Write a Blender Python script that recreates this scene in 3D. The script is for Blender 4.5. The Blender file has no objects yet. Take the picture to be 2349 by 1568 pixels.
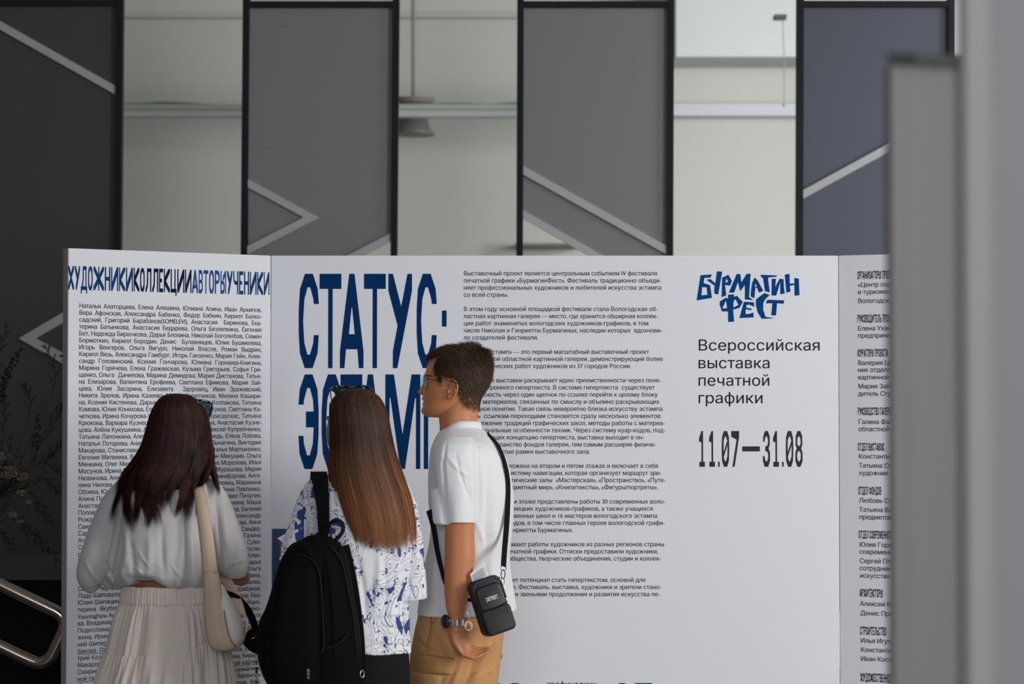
import bpy, bmesh, math, random
import numpy as np
from mathutils import Vector, Matrix, geometry
random.seed(7); RNG = np.random.default_rng(7)
C = bpy.context.scene.collection
PI = math.pi

# ------------------------------------------------------------------ camera, world, lights, exposure
F = 5546.0; CX, CY = 1174.5, 784.0; CAMZ = 1.58; PITCH = math.atan(158 / F)
cam = bpy.data.cameras.new('camera'); camo = bpy.data.objects.new('camera', cam); C.objects.link(camo)
camo.location = (0, 0, CAMZ); camo.rotation_euler = (PI / 2 + PITCH, 0, 0)
cam.sensor_width = 36; cam.lens = F / 2349 * 36; cam.clip_end = 100
cam.dof.use_dof = True; cam.dof.focus_distance = 8.65; cam.dof.aperture_fstop = 2.6
bpy.context.scene.camera = camo
sc = bpy.context.scene
sc.view_settings.view_transform = 'Standard'; sc.view_settings.look = 'None'; sc.view_settings.gamma = 1
sc.view_settings.use_curve_mapping = False; sc.view_settings.exposure = 0.18
world = bpy.data.worlds.new('world'); sc.world = world; world.use_nodes = True
bg = world.node_tree.nodes['Background']; bg.inputs[0].default_value = (0.80, 0.86, 1.0, 1); bg.inputs[1].default_value = 0.10

def area(name, loc, target, sx, sy, power, col, spread=180):
    l = bpy.data.lights.new(name, 'AREA'); l.shape = 'RECTANGLE'; l.size = sx; l.size_y = sy; l.energy = power; l.color = col; l.spread = math.radians(spread)
    o = bpy.data.objects.new(name, l); o.location = loc
    o.rotation_euler = (Vector(target) - Vector(loc)).to_track_quat('-Z', 'Y').to_euler(); C.objects.link(o); return o
area('window_light_side', (6.2, 3.9, 2.5), (-0.3, 8.6, 1.4), 2.2, 2.4, 330, (1.0, 0.985, 0.97))
area('window_light_hall', (5.5, 9.9, 3.0), (0.6, 15, 2.2), 2.0, 2.4, 62, (0.96, 1.0, 0.98), 80)
area('fill_light_rear', (-0.6, -1.8, 3.0), (-0.3, 8.6, 1.2), 3.6, 2.2, 175, (0.9, 0.94, 1.0))  # unseen fill added behind the camera to lift the boards

# ------------------------------------------------------------------ helpers
def ray(px, py):
    x = (px - CX) / F; y = (CY - py) / F
    return Vector((x, math.cos(PITCH) - y * math.sin(PITCH), math.sin(PITCH) + y * math.cos(PITCH)))
def P(px, py, Y):
    d = ray(px, py); t = Y / d.y
    return Vector((d.x * t, Y, CAMZ + d.z * t))

def mat(name, col, rough=0.6, metal=0.0, spec=0.5, noise=0.0, nscale=20, bump=0.0, bscale=200, sheen=0.0, sss=0.0, coat=0.0):
    m = bpy.data.materials.new(name); m.use_nodes = True; nt = m.node_tree; b = nt.nodes['Principled BSDF']
    b.inputs['Base Color'].default_value = (*col, 1); b.inputs['Roughness'].default_value = rough
    b.inputs['Metallic'].default_value = metal; b.inputs['Specular IOR Level'].default_value = spec
    b.inputs['Sheen Weight'].default_value = sheen; b.inputs['Coat Weight'].default_value = coat
    if sss: b.inputs['Subsurface Weight'].default_value = sss; b.inputs['Subsurface Radius'].default_value = (0.012, 0.005, 0.003); b.inputs['Subsurface Scale'].default_value = 0.6
    tc = nt.nodes.new('ShaderNodeTexCoord')
    if noise:
        n = nt.nodes.new('ShaderNodeTexNoise'); n.inputs['Scale'].default_value = nscale; n.inputs['Detail'].default_value = 4
        nt.links.new(tc.outputs['Object'], n.inputs['Vector'])
        mx = nt.nodes.new('ShaderNodeMix'); mx.data_type = 'RGBA'
        mx.inputs['A'].default_value = (*[max(0, c * (1 - noise)) for c in col], 1); mx.inputs['B'].default_value = (*[min(1, c * (1 + noise)) for c in col], 1)
        nt.links.new(n.outputs['Fac'], mx.inputs['Factor']); nt.links.new(mx.outputs['Result'], b.inputs['Base Color'])
    if bump:
        n = nt.nodes.new('ShaderNodeTexNoise'); n.inputs['Scale'].default_value = bscale; n.inputs['Detail'].default_value = 3
        nt.links.new(tc.outputs['Object'], n.inputs['Vector'])
        bp = nt.nodes.new('ShaderNodeBump'); bp.inputs['Strength'].default_value = bump; bp.inputs['Distance'].default_value = 0.002
        nt.links.new(n.outputs['Fac'], bp.inputs['Height']); nt.links.new(bp.outputs['Normal'], b.inputs['Normal'])
    return m

def link_mesh(name, verts, faces, m, parent=None, smooth=False):
    me = bpy.data.meshes.new(name); me.from_pydata([tuple(v) for v in verts], [], faces); me.update()
    if smooth: me.polygons.foreach_set('use_smooth', [True] * len(me.polygons))
    if m: me.materials.append(m)
    o = bpy.data.objects.new(name, me); C.objects.link(o)
    if parent: put(o, parent)
    return o
def put(o, parent):
    o.parent = parent; o.matrix_parent_inverse = parent.matrix_world.inverted() if parent.type != 'EMPTY' else Matrix.Translation(parent.location).inverted()
def tag(o, label=None, cat=None, group=None, kind=None):
    if label: o['label'] = label
    if cat: o['category'] = cat
    if group: o['group'] = group
    if kind: o['kind'] = kind
    return o
def thing(name, loc, label, cat, group=None):
    e = bpy.data.objects.new(name, None); e.empty_display_size = 0.1; e.location = loc; C.objects.link(e)
    return tag(e, label, cat, group)
def obj(name, bm, m, parent=None, smooth=False):
    me = bpy.data.meshes.new(name); bm.normal_update(); bm.to_mesh(me); bm.free()
    if smooth: me.polygons.foreach_set('use_smooth', [True] * len(me.polygons))
    if m: me.materials.append(m)
    o = bpy.data.objects.new(name, me); C.objects.link(o)
    if parent: put(o, parent)
    return o
def box(bm, lo, hi, bevel=0.0, M=None):
    g = bmesh.ops.create_cube(bm, size=1.0)['verts']
    lo, hi = Vector(lo), Vector(hi)
    for v in g:
        v.co = Vector(((lo.x + hi.x) / 2 + v.co.x * (hi.x - lo.x), (lo.y + hi.y) / 2 + v.co.y * (hi.y - lo.y), (lo.z + hi.z) / 2 + v.co.z * (hi.z - lo.z)))
    if bevel:
        es = list({e for v in g for e in v.link_edges})
        r = bmesh.ops.bevel(bm, geom=es, offset=bevel, segments=2, affect='EDGES', profile=0.5)
        g = list({v for f in r['faces'] for v in f.verts} | {v for v in g if v.is_valid})
    if M: bmesh.ops.transform(bm, matrix=M, verts=[v for v in g if v.is_valid])
def boxobj(name, lo, hi, m, parent=None, bevel=0.0, M=None):
    bm = bmesh.new(); box(bm, lo, hi, bevel, M); return obj(name, bm, m, parent)
def struct(o): o['kind'] = 'structure'; return o

def tube(path, rad, n=12, closed=False, up=Vector((0, 0, 1)), flat=None):
    """verts, faces of a tube; rad number/list of r or (ra, rb); ends rounded off."""
    path = [Vector(p) for p in path]; k = len(path)
    if not isinstance(rad, (list, tuple)) or (isinstance(rad, tuple) and len(rad) == 2 and k != 2): rad = [rad] * k
    V = []; Fc = []; prev = None
    for i, p in enumerate(path):
        a = path[(i - 1) % k] if (closed or i > 0) else p; b = path[(i + 1) % k] if (closed or i < k - 1) else p
        t = (b - a).normalized()
        if prev is None:
            u = t.cross(up)
            if u.length < 1e-3: u = t.cross(Vector((0, 1, 0)))
            u.normalize()
        else:
            u = (prev - t * prev.dot(t))
            u.normalize()
        w = u.cross(t).normalized(); prev = u
        r = rad[i]; ra, rb = (r if isinstance(r, tuple) else (r, r))
        for j in range(n):
            th = 2 * PI * j / n; V.append(p + u * (ra * math.cos(th)) + w * (rb * math.sin(th)))
    rings = k if closed else k - 1
    for i in range(rings):
        for j in range(n):
            a = i * n + j; b = i * n + (j + 1) % n; c = ((i + 1) % k) * n + (j + 1) % n; d = ((i + 1) % k) * n + j
            Fc.append((a, b, c, d))
    if not closed:
        Fc.append(tuple(range(n))[::-1]); Fc.append(tuple((k - 1) * n + j for j in range(n)))
    return V, Fc
def merge(parts):
    V = []; Fc = []
    for v, f in parts:
        o = len(V); V += list(v); Fc += [tuple(i + o for i in g) for g in f]
    return V, Fc
def spline(pts, n):
    """Catmull-Rom through tuples (any length), n samples."""
    A = np.array(pts, float); k = len(A); out = []
    for s in np.linspace(0, k - 1, n):
        i = min(int(s), k - 2); t = s - i
        p0 = A[max(i - 1, 0)]; p1 = A[i]; p2 = A[i + 1]; p3 = A[min(i + 2, k - 1)]
        out.append(0.5 * ((2 * p1) + (-p0 + p2) * t + (2 * p0 - 5 * p1 + 4 * p2 - p3) * t * t + (-p0 + 3 * p1 - 3 * p2 + p3) * t ** 3))
    return np.array(out)
def rows_at(rows, pys):
    """rows keyed on first entry, monotone; smooth (pchip-like) interpolation."""
    A = np.array(rows, float); x = A[:, 0]; out = []
    d = np.diff(A, axis=0) / np.diff(x)[:, None]
    m = np.zeros_like(A); m[0] = d[0]; m[-1] = d[-1]
    for i in range(1, len(A) - 1):
        s = d[i - 1] * d[i]
        m[i] = np.where(s > 0, 2 * s / (d[i - 1] + d[i] + 1e-12 * np.sign(d[i] + 1e-30)), 0)
    for p in pys:
        i = int(np.clip(np.searchsorted(x, p) - 1, 0, len(x) - 2)); h = x[i + 1] - x[i]; t = (p - x[i]) / h
        out.append((2 * t**3 - 3 * t**2 + 1) * A[i] + (t**3 - 2 * t**2 + t) * h * m[i] + (-2 * t**3 + 3 * t**2) * A[i + 1] + (t**3 - t**2) * h * m[i + 1])
    return np.array(out)
def loft(rows, nring=40, nseg=48, disp=None, cap=True, power=2.0):
    """rows: (py, xl, xr, Ycentre, halfdepth). Horizontal rings; theta 0 = right, -pi/2 = towards the camera."""
    ps = np.linspace(rows[0][0], rows[-1][0], nring); R = rows_at(rows, ps); V = []; Fc = []
    for i, r in enumerate(R):
        a = P(r[1], ps[i], r[3]); b = P(r[2], ps[i], r[3]); cx = (a.x + b.x) / 2; hw = abs(b.x - a.x) / 2; z = a.z
        for j in range(nseg):
            th = 2 * PI * j / nseg; c, s = math.cos(th), math.sin(th)
            x = math.copysign(abs(c) ** (2 / power), c); y = math.copysign(abs(s) ** (2 / power), s)
            p = Vector((cx + hw * x, r[3] + r[4] * y, z))
            if disp:
                dr, dz = disp(th, ps[i]); q = Vector((c, s, 0)); p = p + q * dr; p.z += dz
            V.append(p)
    for i in range(nring - 1):
        for j in range(nseg):
            Fc.append((i * nseg + j, (i + 1) * nseg + j, (i + 1) * nseg + (j + 1) % nseg, i * nseg + (j + 1) % nseg))
    if cap:
        Fc.append(tuple(range(nseg))); Fc.append(tuple((nring - 1) * nseg + j for j in range(nseg))[::-1])
    return V, Fc
def ball(c, r, n=16):
    if not isinstance(r, (tuple, list)): r = (r, r, r)
    V = []; Fc = []; c = Vector(c)
    for i in range(1, n):
        a = PI * i / n
        for j in range(2 * n):
            b = PI * j / n; V.append(c + Vector((r[0] * math.sin(a) * math.cos(b), r[1] * math.sin(a) * math.sin(b), r[2] * math.cos(a))))
    m = 2 * n
    for i in range(n - 2):
        for j in range(m): Fc.append((i * m + j, (i + 1) * m + j, (i + 1) * m + (j + 1) % m, i * m + (j + 1) % m))
    V += [c + Vector((0, 0, r[2])), c - Vector((0, 0, r[2]))]; t, b_ = len(V) - 2, len(V) - 1
    for j in range(m): Fc.append((t, j, (j + 1) % m)); Fc.append((b_, (n - 2) * m + (j + 1) % m, (n - 2) * m + j))
    return V, Fc
def fuse(name, parts, voxel, m, parent=None, post=None, smooth=3, factor=0.5):
    """join overlapping closed shells into ONE continuous surface (voxel remesh + smoothing)."""
    V, Fc = merge(parts)
    me = bpy.data.meshes.new('tmp'); me.from_pydata([tuple(v) for v in V], [], Fc); me.update()
    bm = bmesh.new(); bm.from_mesh(me); bmesh.ops.recalc_face_normals(bm, faces=bm.faces); bm.to_mesh(me); bm.free()
    o = bpy.data.objects.new('tmp', me); C.objects.link(o)
    r = o.modifiers.new('r', 'REMESH'); r.mode = 'VOXEL'; r.voxel_size = voxel; r.use_smooth_shade = True
    if smooth: s = o.modifiers.new('s', 'SMOOTH'); s.iterations = smooth; s.factor = factor
    dg = bpy.context.evaluated_depsgraph_get(); dg.update()
    me2 = bpy.data.meshes.new_from_object(o.evaluated_get(dg)); me2.name = name
    bpy.data.objects.remove(o); bpy.data.meshes.remove(me)
    me2.materials.clear()
    for mm in (m if isinstance(m, list) else [m]): me2.materials.append(mm)
    if post:
        n = len(me2.vertices); co = np.empty(n * 3); me2.vertices.foreach_get('co', co); co = co.reshape(-1, 3)
        no = np.empty(n * 3); me2.vertices.foreach_get('normal', no); no = no.reshape(-1, 3)
        co = post(co, no); me2.vertices.foreach_set('co', co.ravel()); me2.update()
    me2.polygons.foreach_set('use_smooth', [True] * len(me2.polygons))
    ob = bpy.data.objects.new(name, me2); C.objects.link(ob)
    if parent: put(ob, parent)
    return ob
def folds(specs, Y):
    """specs: (px0,py0,px1,py1,width_px,amp_mm[,bow_px]) creases/ridges on the camera-side; returns post()"""
    def post(co, no):
        d = np.zeros(len(co))
        for s in specs:
            a = np.array(P(s[0], s[1], Y))[[0, 2]]; b = np.array(P(s[2], s[3], Y))[[0, 2]]; w = s[4] / F * Y; amp = s[5] / 1000
            bow = (s[6] if len(s) > 6 else 0) / F * Y
            q = co[:, [0, 2]] - a; L = np.linalg.norm(b - a); e = (b - a) / L; t = q @ e / L; pn = q @ np.array([-e[1], e[0]])
            tt = np.clip(t, 0, 1); pn = pn - bow * 4 * tt * (1 - tt)
            over = np.where(t < 0, -t * L, np.where(t > 1, (t - 1) * L, 0)); dist2 = (pn / w) ** 2 + (over / w) ** 2
            taper = 0.35 + 0.65 * np.sin(np.clip(t, 0.0, 1) * PI)
            d += amp * np.exp(-dist2) * taper
        back = np.clip(-no[:, 1] * 1.5 + 0.4, 0, 1)
        return co + no * (d * back * 1.6)[:, None]
    return post
# ------------------------------------------------------------------ materials
M_board = mat('board_white', (0.735, 0.75, 0.80), 0.7, spec=0.2, noise=0.015, nscale=3, bump=0.05, bscale=60)
M_board_edge = mat('board_edge', (0.36, 0.32, 0.31), 0.7)
M_ink = mat('ink_black', (0.015, 0.018, 0.024), 0.8, spec=0.1)
M_ink_soft = mat('ink_charcoal', (0.035, 0.036, 0.04), 0.8, spec=0.1)
M_navy = mat('ink_navy', (0.0, 0.028, 0.115), 0.8, spec=0.1)
M_blue2 = mat('ink_blue', (0.006, 0.044, 0.145), 0.8, spec=0.1)
M_blue3 = mat('ink_blue_bright', (0.02, 0.075, 0.25), 0.8, spec=0.1)
M_deep = mat('ink_midnight', (0.003, 0.012, 0.045), 0.8, spec=0.1)
M_logo = mat('ink_logo_blue', (0.0, 0.05, 0.20), 0.8, spec=0.1)
M_wall = mat('plaster_wall', (0.545, 0.54, 0.505), 0.85, noise=0.03, nscale=0.8, bump=0.05)
M_ceil = mat('plaster_ceiling', (0.74, 0.75, 0.74), 0.9)
M_floor = mat('floor_stone', (0.16, 0.155, 0.15), 0.5, noise=0.15, nscale=3)
M_trim = mat('trim_grey', (0.40, 0.43, 0.41), 0.6, noise=0.06, nscale=4)
M_black = mat('frame_black', (0.004, 0.006, 0.008), 0.6, spec=.2)
M_grey = mat('panel_grey', (0.165, 0.158, 0.163), 0.65, noise=0.02, nscale=3)
M_blueg = mat('panel_bluegrey', (0.050, 0.055, 0.080), 0.6, noise=0.02, nscale=3)
M_dark = mat('panel_dark', (0.042, 0.039, 0.037), 0.7, noise=0.03, nscale=3)
M_strip = mat('strip_pale', (0.33, 0.32, 0.335), 0.5)

# ------------------------------------------------------------------ room
struct(boxobj('floor', (-7, -3, -0.1), (9, 15.2, 0), M_floor))
struct(boxobj('ceiling', (-7, 1.0, 4.9), (9, 15.2, 5.0), M_ceil))
struct(boxobj('wall_back', (-7, 15.0, 0), (9, 15.15, 4.9), M_wall))
struct(boxobj('wall_left', (-7.1, -3, 0), (-7, 15.2, 4.9), mat('plaster_side', (0.22, 0.21, 0.20), 0.9)))
struct(boxobj('wall_right', (9, 6.0, 0), (9.1, 15.2, 4.9), M_wall))
YB = 15.0
def zb(py, Y=YB): return P(CX, py, Y).z
def xb(px, Y=YB): return P(px, 900, Y).x
# ledge (cable duct with a sagging cable), cornice and soffit on the back wall
YT = 14.3
struct(boxobj('trim_1', (-7, YT - .06, zb(254, YT)), (xb(1538, YT), YT + .04, zb(241, YT)), M_trim, bevel=0.004))
struct(boxobj('trim_2', (-7, YT - .05, zb(270, YT)), (xb(1538, YT), YT + .03, zb(254.5, YT)), mat('trim_light', (0.46, 0.49, 0.49), 0.6), bevel=0.004))
struct(boxobj('trim_3', (xb(1540), YB - 0.15, zb(272)), (xb(2400), YB, zb(244)), mat('trim_lilac', (0.60, 0.60, 0.66), 0.6), bevel=0.004))
struct(boxobj('trim_4', (xb(-200), YB - 0.07, zb(44)), (xb(1500), YB, zb(34)), mat('trim_cornice', (0.50, 0.49, 0.46), 0.7)))
struct(boxobj('trim_5', (xb(1540), YB - 0.5, zb(130, 14.5)), (xb(2400), YB, zb(-60)), mat('soffit', (0.66, 0.69, 0.68), 0.8)))
pts = [P(x, y, YT - .03) for x, y in [(-100, 240), (280, 239), (380, 236), (480, 240), (600, 241), (900, 242), (985, 239), (1060, 238), (1120, 240), (1190, 237), (1400, 239), (1530, 240)]]
v, f = tube(spline(pts, 60), 0.006, 8); o = link_mesh('cable', v, f, mat('cable_grey', (0.10, 0.10, 0.08), 0.6), smooth=True)
tag(o, 'thin grey cable lying along the ledge of the far wall', 'cable')
# pendant lamp
t = thing('pendant_lamp', P(955, 160, 14.2), 'grey pendant lamp with flared shade hanging before the far wall ledge', 'lamp')
M_lamp = mat('lamp_grey', (0.17, 0.18, 0.165), 0.5); M_lampd = mat('lamp_dish', (0.26, 0.235, 0.22), 0.6)
Yl = 14.72; s = Yl / F
v, f = tube([P(948, y, Yl) for y in (-420, 0, 160, 228)], 4.0 * s, 12); link_mesh('stem', v, f, M_lampd, t, True)
def lathe(prof, c, n=40):
    V = []; Fc = []
    for r, z in prof:
        for j in range(n): V.append(Vector((c[0] + r * math.cos(2 * PI * j / n), c[1] + r * math.sin(2 * PI * j / n), z)))
    k = len(prof)
    for i in range(k - 1):
        for j in range(n): Fc.append((i * n + j, i * n + (j + 1) % n, (i + 1) * n + (j + 1) % n, (i + 1) * n + j))
    Fc.append(tuple(range(n))[::-1]); Fc.append(tuple((k - 1) * n + j for j in range(n))); return V, Fc
c = P(948, 200, Yl)
v, f = lathe([(8 * s, P(0, 222, Yl).z), (52 * s, P(0, 227, Yl).z), (44 * s, P(0, 240, Yl).z), (38 * s, P(0, 241, Yl).z)], c); link_mesh('canopy', v, f, M_lampd, t, True)
v, f = lathe([(36 * s, P(0, 240, Yl).z), (34 * s, P(0, 270, Yl).z), (36 * s, P(0, 285, Yl).z), (41 * s, P(0, 298, Yl).z), (52 * s, P(0, 309, Yl).z), (49 * s, P(0, 309.5, Yl).z)], c); link_mesh('lamp_shade', v, f, M_lamp, t, True)
# small fixture with a thin drop wire at the right gap
t = thing('ceiling_sensor', P(1795, 40, 13.5), 'small dark fixture under the soffit with a thin drop wire', 'fixture')
bm = bmesh.new(); a = P(1795, 40, 13.5); box(bm, a + Vector((-.05, -.04, -.012)), a + Vector((.02, .04, .012)), .004); obj('bracket', bm, mat('fixture_dark', (0.08, 0.09, 0.08), .6), t)
v, f = tube([P(1795, 42, 13.5), P(1799, 130, 13.5), P(1799, 240, 13.5)], 0.003, 6); link_mesh('drop_wire', v, f, mat('wire_grey', (0.32, 0.31, 0.28), .6), t)
v, f = ball(P(1799, 241, 13.5), 0.010, 8); link_mesh('bead', v, f, M_trim, t, True)
o = boxobj('wall_shelf', (xb(1180), YB - .2, zb(571)), (xb(1330), YB, zb(563)), mat('shelf_dark', (0.16, 0.16, 0.145), .7)); tag(o, 'narrow dark shelf seen through the opening under the third frame panel', 'shelf')

# ------------------------------------------------------------------ black frames with grey boards and pale slanting strips
YF = 11.5; SF = YF / F
def prism(pts, Y0, Y1):
    """pts in px on plane YF -> flat prism with depth"""
    n = len(pts); a = [P(x, y, YF) for x, y in pts]
    V = [Vector((p.x, Y0, p.z)) for p in a] + [Vector((p.x, Y1, p.z)) for p in a]
    Fc = [tuple(range(n)), tuple(range(n, 2 * n))[::-1]] + [(i, i + n, (i + 1) % n + n, (i + 1) % n) for i in range(n)]
    V2, F2 = V, Fc
    return V2, F2
def solid(name, pts, Y0, Y1, m, parent):
    V, Fc = prism(pts, Y0, Y1); bm = bmesh.new(); vs = [bm.verts.new(v) for v in V]
    for g in Fc: bm.faces.new([vs[i] for i in g])
    bmesh.ops.recalc_face_normals(bm, faces=bm.faces); bmesh.ops.triangulate(bm, faces=[f for f in bm.faces if len(f.verts) > 4]); return obj(name, bm, m, parent)
def band(p0, p1, th):
    return [(p0[0], p0[1] - th / 2), (p1[0], p1[1] - th / 2), (p1[0], p1[1] + th / 2), (p0[0], p0[1] + th / 2)]
BOT = P(0, 0, 1).z * 0
def frame(i, xl, xr, yt, board, strips, boardmat, label, tilt=0):
    t = thing('divider_frame', (P((xl + xr) / 2, 900, YF).x, YF, 0), label, 'frame', 'black framed dividers behind the exhibition wall')
    for x, dx in ((xl, tilt), (xr, tilt)):
        a = P(x, 0, YF); b = P(x - dx, 570, YF); k = (b.x - a.x) / (b.z - a.z); h = 7.6 * SF
        zt = 4.9; zb_ = 0.0
        V = []
        for z in (zb_, zt):
            cx = a.x + k * (z - a.z)
            V += [Vector((cx - h, YF - .03, z)), Vector((cx + h, YF - .03, z)), Vector((cx + h, YF + .03, z)), Vector((cx - h, YF + .03, z))]
        link_mesh('post', V, [(0, 3, 2, 1), (4, 5, 6, 7), (0, 1, 5, 4), (1, 2, 6, 5), (2, 3, 7, 6), (3, 0, 4, 7)], M_black, t)
    a = P(xl, yt - 7.5, YF); b = P(xr, yt + 7.5, YF); boxobj('crossbar', (a.x, YF - .028, b.z), (b.x, YF + .028, a.z), M_black, t)
    zz = .10; boxobj('bottom_rail', (a.x - .02, YF - .028, zz), (b.x, YF + .028, zz + .035), M_black, t)
    solid('board', board, YF - .006, YF + .010, boardmat, t)
    for s_ in strips: solid('strip', s_, YF - .022, YF - .006, M_strip, t)
LB = 2000
frame(1, -75, 276, 8, [(-72, 12), (272, 12), (266, 1400), (-72, 1400)],
      [band((-75, 16), (268, 209), 20), [(145, 717), (45, 776), (145, 833), (266, 893), (266, 870), (145, 809), (84, 776), (145, 741), (266, 678), (266, 655)]], M_dark,
      'black divider frame at the dark left side with one long strip and a chevron', 5)
frame(2, 566, 909, 12, [(570, 14), (905, 14), (902, 545), (570, 735)],
      [[(569, 411), (733, 500), (566, 585), (566, 566), (697, 499), (569, 430)], band((902, 542), (562, 716), 19)], M_grey,
      'black divider frame above the corner of the panels with arrow shaped strip', 5)
frame(3, 1194, 1538, 12, [(1199, 14), (1535, 14), (1533, 700), (1198, 492)],
      [band((1198, 390), (1534, 577), 20), [(1198, 481), (1534, 672), (1534, 692), (1198, 501)]], M_grey,
      'black divider frame in the middle with two parallel falling strips', 2)
frame(4, 1835, 2181, 11, [(1839, 14), (2178, 14), (2178, 1400), (1839, 1400)],
      [band((1838, 448), (2180, 262), 20)], M_blueg,
      'black divider frame with blue grey board and one rising strip', 2)
# ------------------------------------------------------------------ exhibition wall: three printed boards
YC = 9.0
XS = P(621, 900, YC).x                     # seam left / centre
XR = P(1924.5, 900, YC).x
LE = (P(155, 900, 8.586).x, 8.586)         # left board's free end
RE_dir = Vector((0.923, -0.385)).normalized()
ZT = P(1174, 586, YC).z
class Plane2:
    """vertical plane through (x0,y0) along unit direction d; u metres along, z up"""
    def __init__(s, x0, y0, dx, dy):
        L = math.hypot(dx, dy); s.o = (x0, y0); s.d = (dx / L, dy / L); s.n = (s.d[1], -s.d[0])
    def uz(s, px, py):
        r = ray(px, py); # solve t*r.xy = o + u*d
        det = r.x * (-s.d[1]) + s.d[0] * r.y
        t = (s.o[0] * (-s.d[1]) + s.d[0] * s.o[1]) / det
        x, y = r.x * t, r.y * t
        return ((x - s.o[0]) * s.d[0] + (y - s.o[1]) * s.d[1], CAMZ + r.z * t)
    def pt(s, u, z, off=0.0):
        return Vector((s.o[0] + s.d[0] * u + s.n[0] * off, s.o[1] + s.d[1] * u + s.n[1] * off, z))
PL = Plane2(LE[0], LE[1], XS - LE[0], YC - LE[1])
PC = Plane2(XS, YC, 1, 0)
PR = Plane2(XR, YC, RE_dir.x, RE_dir.y)
LL = math.hypot(XS - LE[0], YC - LE[1]); LC = XR - XS; LR = 0.85
def board(plane, L, label, extra=0.0):
    t = thing('exhibition_panel', plane.pt(L / 2, 0), label, 'exhibition panel', 'printed boards of the exhibition wall')
    V = [plane.pt(0, 0), plane.pt(L, 0), plane.pt(L, 0, -.045), plane.pt(0, 0, -.045)]; V += [Vector((v.x, v.y, ZT)) for v in V]
    bm = bmesh.new(); vs = [bm.verts.new(v) for v in V]
    for g in ((0, 3, 2, 1), (4, 5, 6, 7), (0, 1, 5, 4), (1, 2, 6, 5), (2, 3, 7, 6), (3, 0, 4, 7)): bm.faces.new([vs[i] for i in g])
    bmesh.ops.recalc_face_normals(bm, faces=bm.faces)
    bmesh.ops.bevel(bm, geom=list(bm.edges), offset=.002, segments=2, affect='EDGES')
    me = obj('board', bm, M_board, t); return t
TL = board(PL, LL - .001, 'angled white board at the left printed with a blue heading and names')
TC = board(PC, LC - .001, 'wide white central board with large navy title and text columns')
TR = board(PR, LR, 'angled pale board at the right with condensed headings, partly hidden by blurred panels')
# dark edge trim on the free end
V = [PL.pt(-.0015, 0, .0005), PL.pt(-.0015, 0, -.046), PL.pt(.0, 0, -.046), PL.pt(.0, 0, .0005)]; V += [Vector((v.x, v.y, ZT)) for v in V]
link_mesh('edge_trim', V, [(0, 3, 2, 1), (4, 5, 6, 7), (0, 1, 5, 4), (1, 2, 6, 5), (2, 3, 7, 6), (3, 0, 4, 7)], M_board_edge, TL)

# ---- glyphs of the built-in typeface, one mesh per character
class Text2:
    def __init__(s, off=0.0): s.g = {}; s.off = off
    @staticmethod
    def fill(co, edges):
        """outline loops -> triangles; overlapping contours are filled one by one, counters cut out"""
        nb = {}
        for a, b in edges: nb.setdefault(a, []).append(b); nb.setdefault(b, []).append(a)
        seen = set(); loops = []
        for st in sorted(nb):
            if st in seen: continue
            lp = [st]; seen.add(st); cur = st
            while True:
                nx = [q for q in nb[cur] if q not in seen]
                if not nx: break
                nx_ = cur + 1 if cur + 1 in nx else nx[0]; lp.append(nx_); seen.add(nx_); cur = nx_
            if len(lp) > 2: loops.append(co[lp])
        if not loops: return co[:0], []
        P2 = np.vstack(loops); E2 = []; o = 0
        for l in loops: E2 += [(o + i, o + (i + 1) % len(l)) for i in range(len(l))]; o += len(l)
        r = geometry.delaunay_2d_cdt([Vector(p) for p in P2], E2, [], 0, 1e-6)
        V = np.array([(v.x, v.y) for v in r[0]]); T = [tuple(f) for f in r[2]]
        cen = V[np.array(T)].mean(axis=1); wn = np.zeros(len(T))
        for l in loops:
            x, y = l[:, 0], l[:, 1]; x2, y2 = np.roll(x, -1), np.roll(y, -1)
            for q, c in enumerate(cen):
                up = (y <= c[1]) & (y2 > c[1]); dn = (y > c[1]) & (y2 <= c[1]); cr = (x2 - x) * (c[1] - y) - (c[0] - x) * (y2 - y)
                wn[q] += np.count_nonzero(up & (cr > 0)) - np.count_nonzero(dn & (cr < 0))
        return V, [t for t, w in zip(T, wn) if w != 0]
    def load(s, chars):
        chars = [c for c in sorted(set(chars)) if c not in s.g]; obs = []
        for c in chars:
            for body in (c, 'H' + c + 'H'):
                cu = bpy.data.curves.new('t', 'FONT'); cu.body = body; cu.resolution_u = 3; cu.size = 1.0; cu.fill_mode = 'NONE'; cu.offset = s.off if body == c else 0
                o = bpy.data.objects.new('t', cu); C.objects.link(o); obs.append((c, body, o))
        cu = bpy.data.curves.new('t', 'FONT'); cu.body = 'HH'; o = bpy.data.objects.new('t', cu); C.objects.link(o); obs.append(('', 'HH', o))
        dg = bpy.context.evaluated_depsgraph_get(); dg.update(); adv = {}; base = 0
        for c, body, o in obs:
            me = o.evaluated_get(dg).to_mesh()
            if me is None or not len(me.vertices): s.g[c] = [np.zeros((0, 2)), [], 0]; continue
            n = len(me.vertices); co = np.empty(n * 3); me.vertices.foreach_get('co', co); co = co.reshape(-1, 3)
            if body == 'HH': base = co[:, 0].max()
            elif len(body) == 3: adv[c] = co[:, 0].max()
            else: s.g[c] = [*s.fill(co[:, :2].copy(), [tuple(e.vertices) for e in me.edges]), 0]
            o.evaluated_get(dg).to_mesh_clear()
        for c in adv: s.g[c][2] = adv[c] - base
        s.H = None
        for _, _, o in obs: cu = o.data; bpy.data.objects.remove(o); bpy.data.curves.remove(cu)
    def width(s, text, track=0): return sum(s.g[c][2] + track for c in text)
    def cap(s): return s.g['H'][0][:, 1].max()
TX = Text2(.006); TX.load('HёЁ'); TXB = Text2(.013); TXB.load('H')
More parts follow.
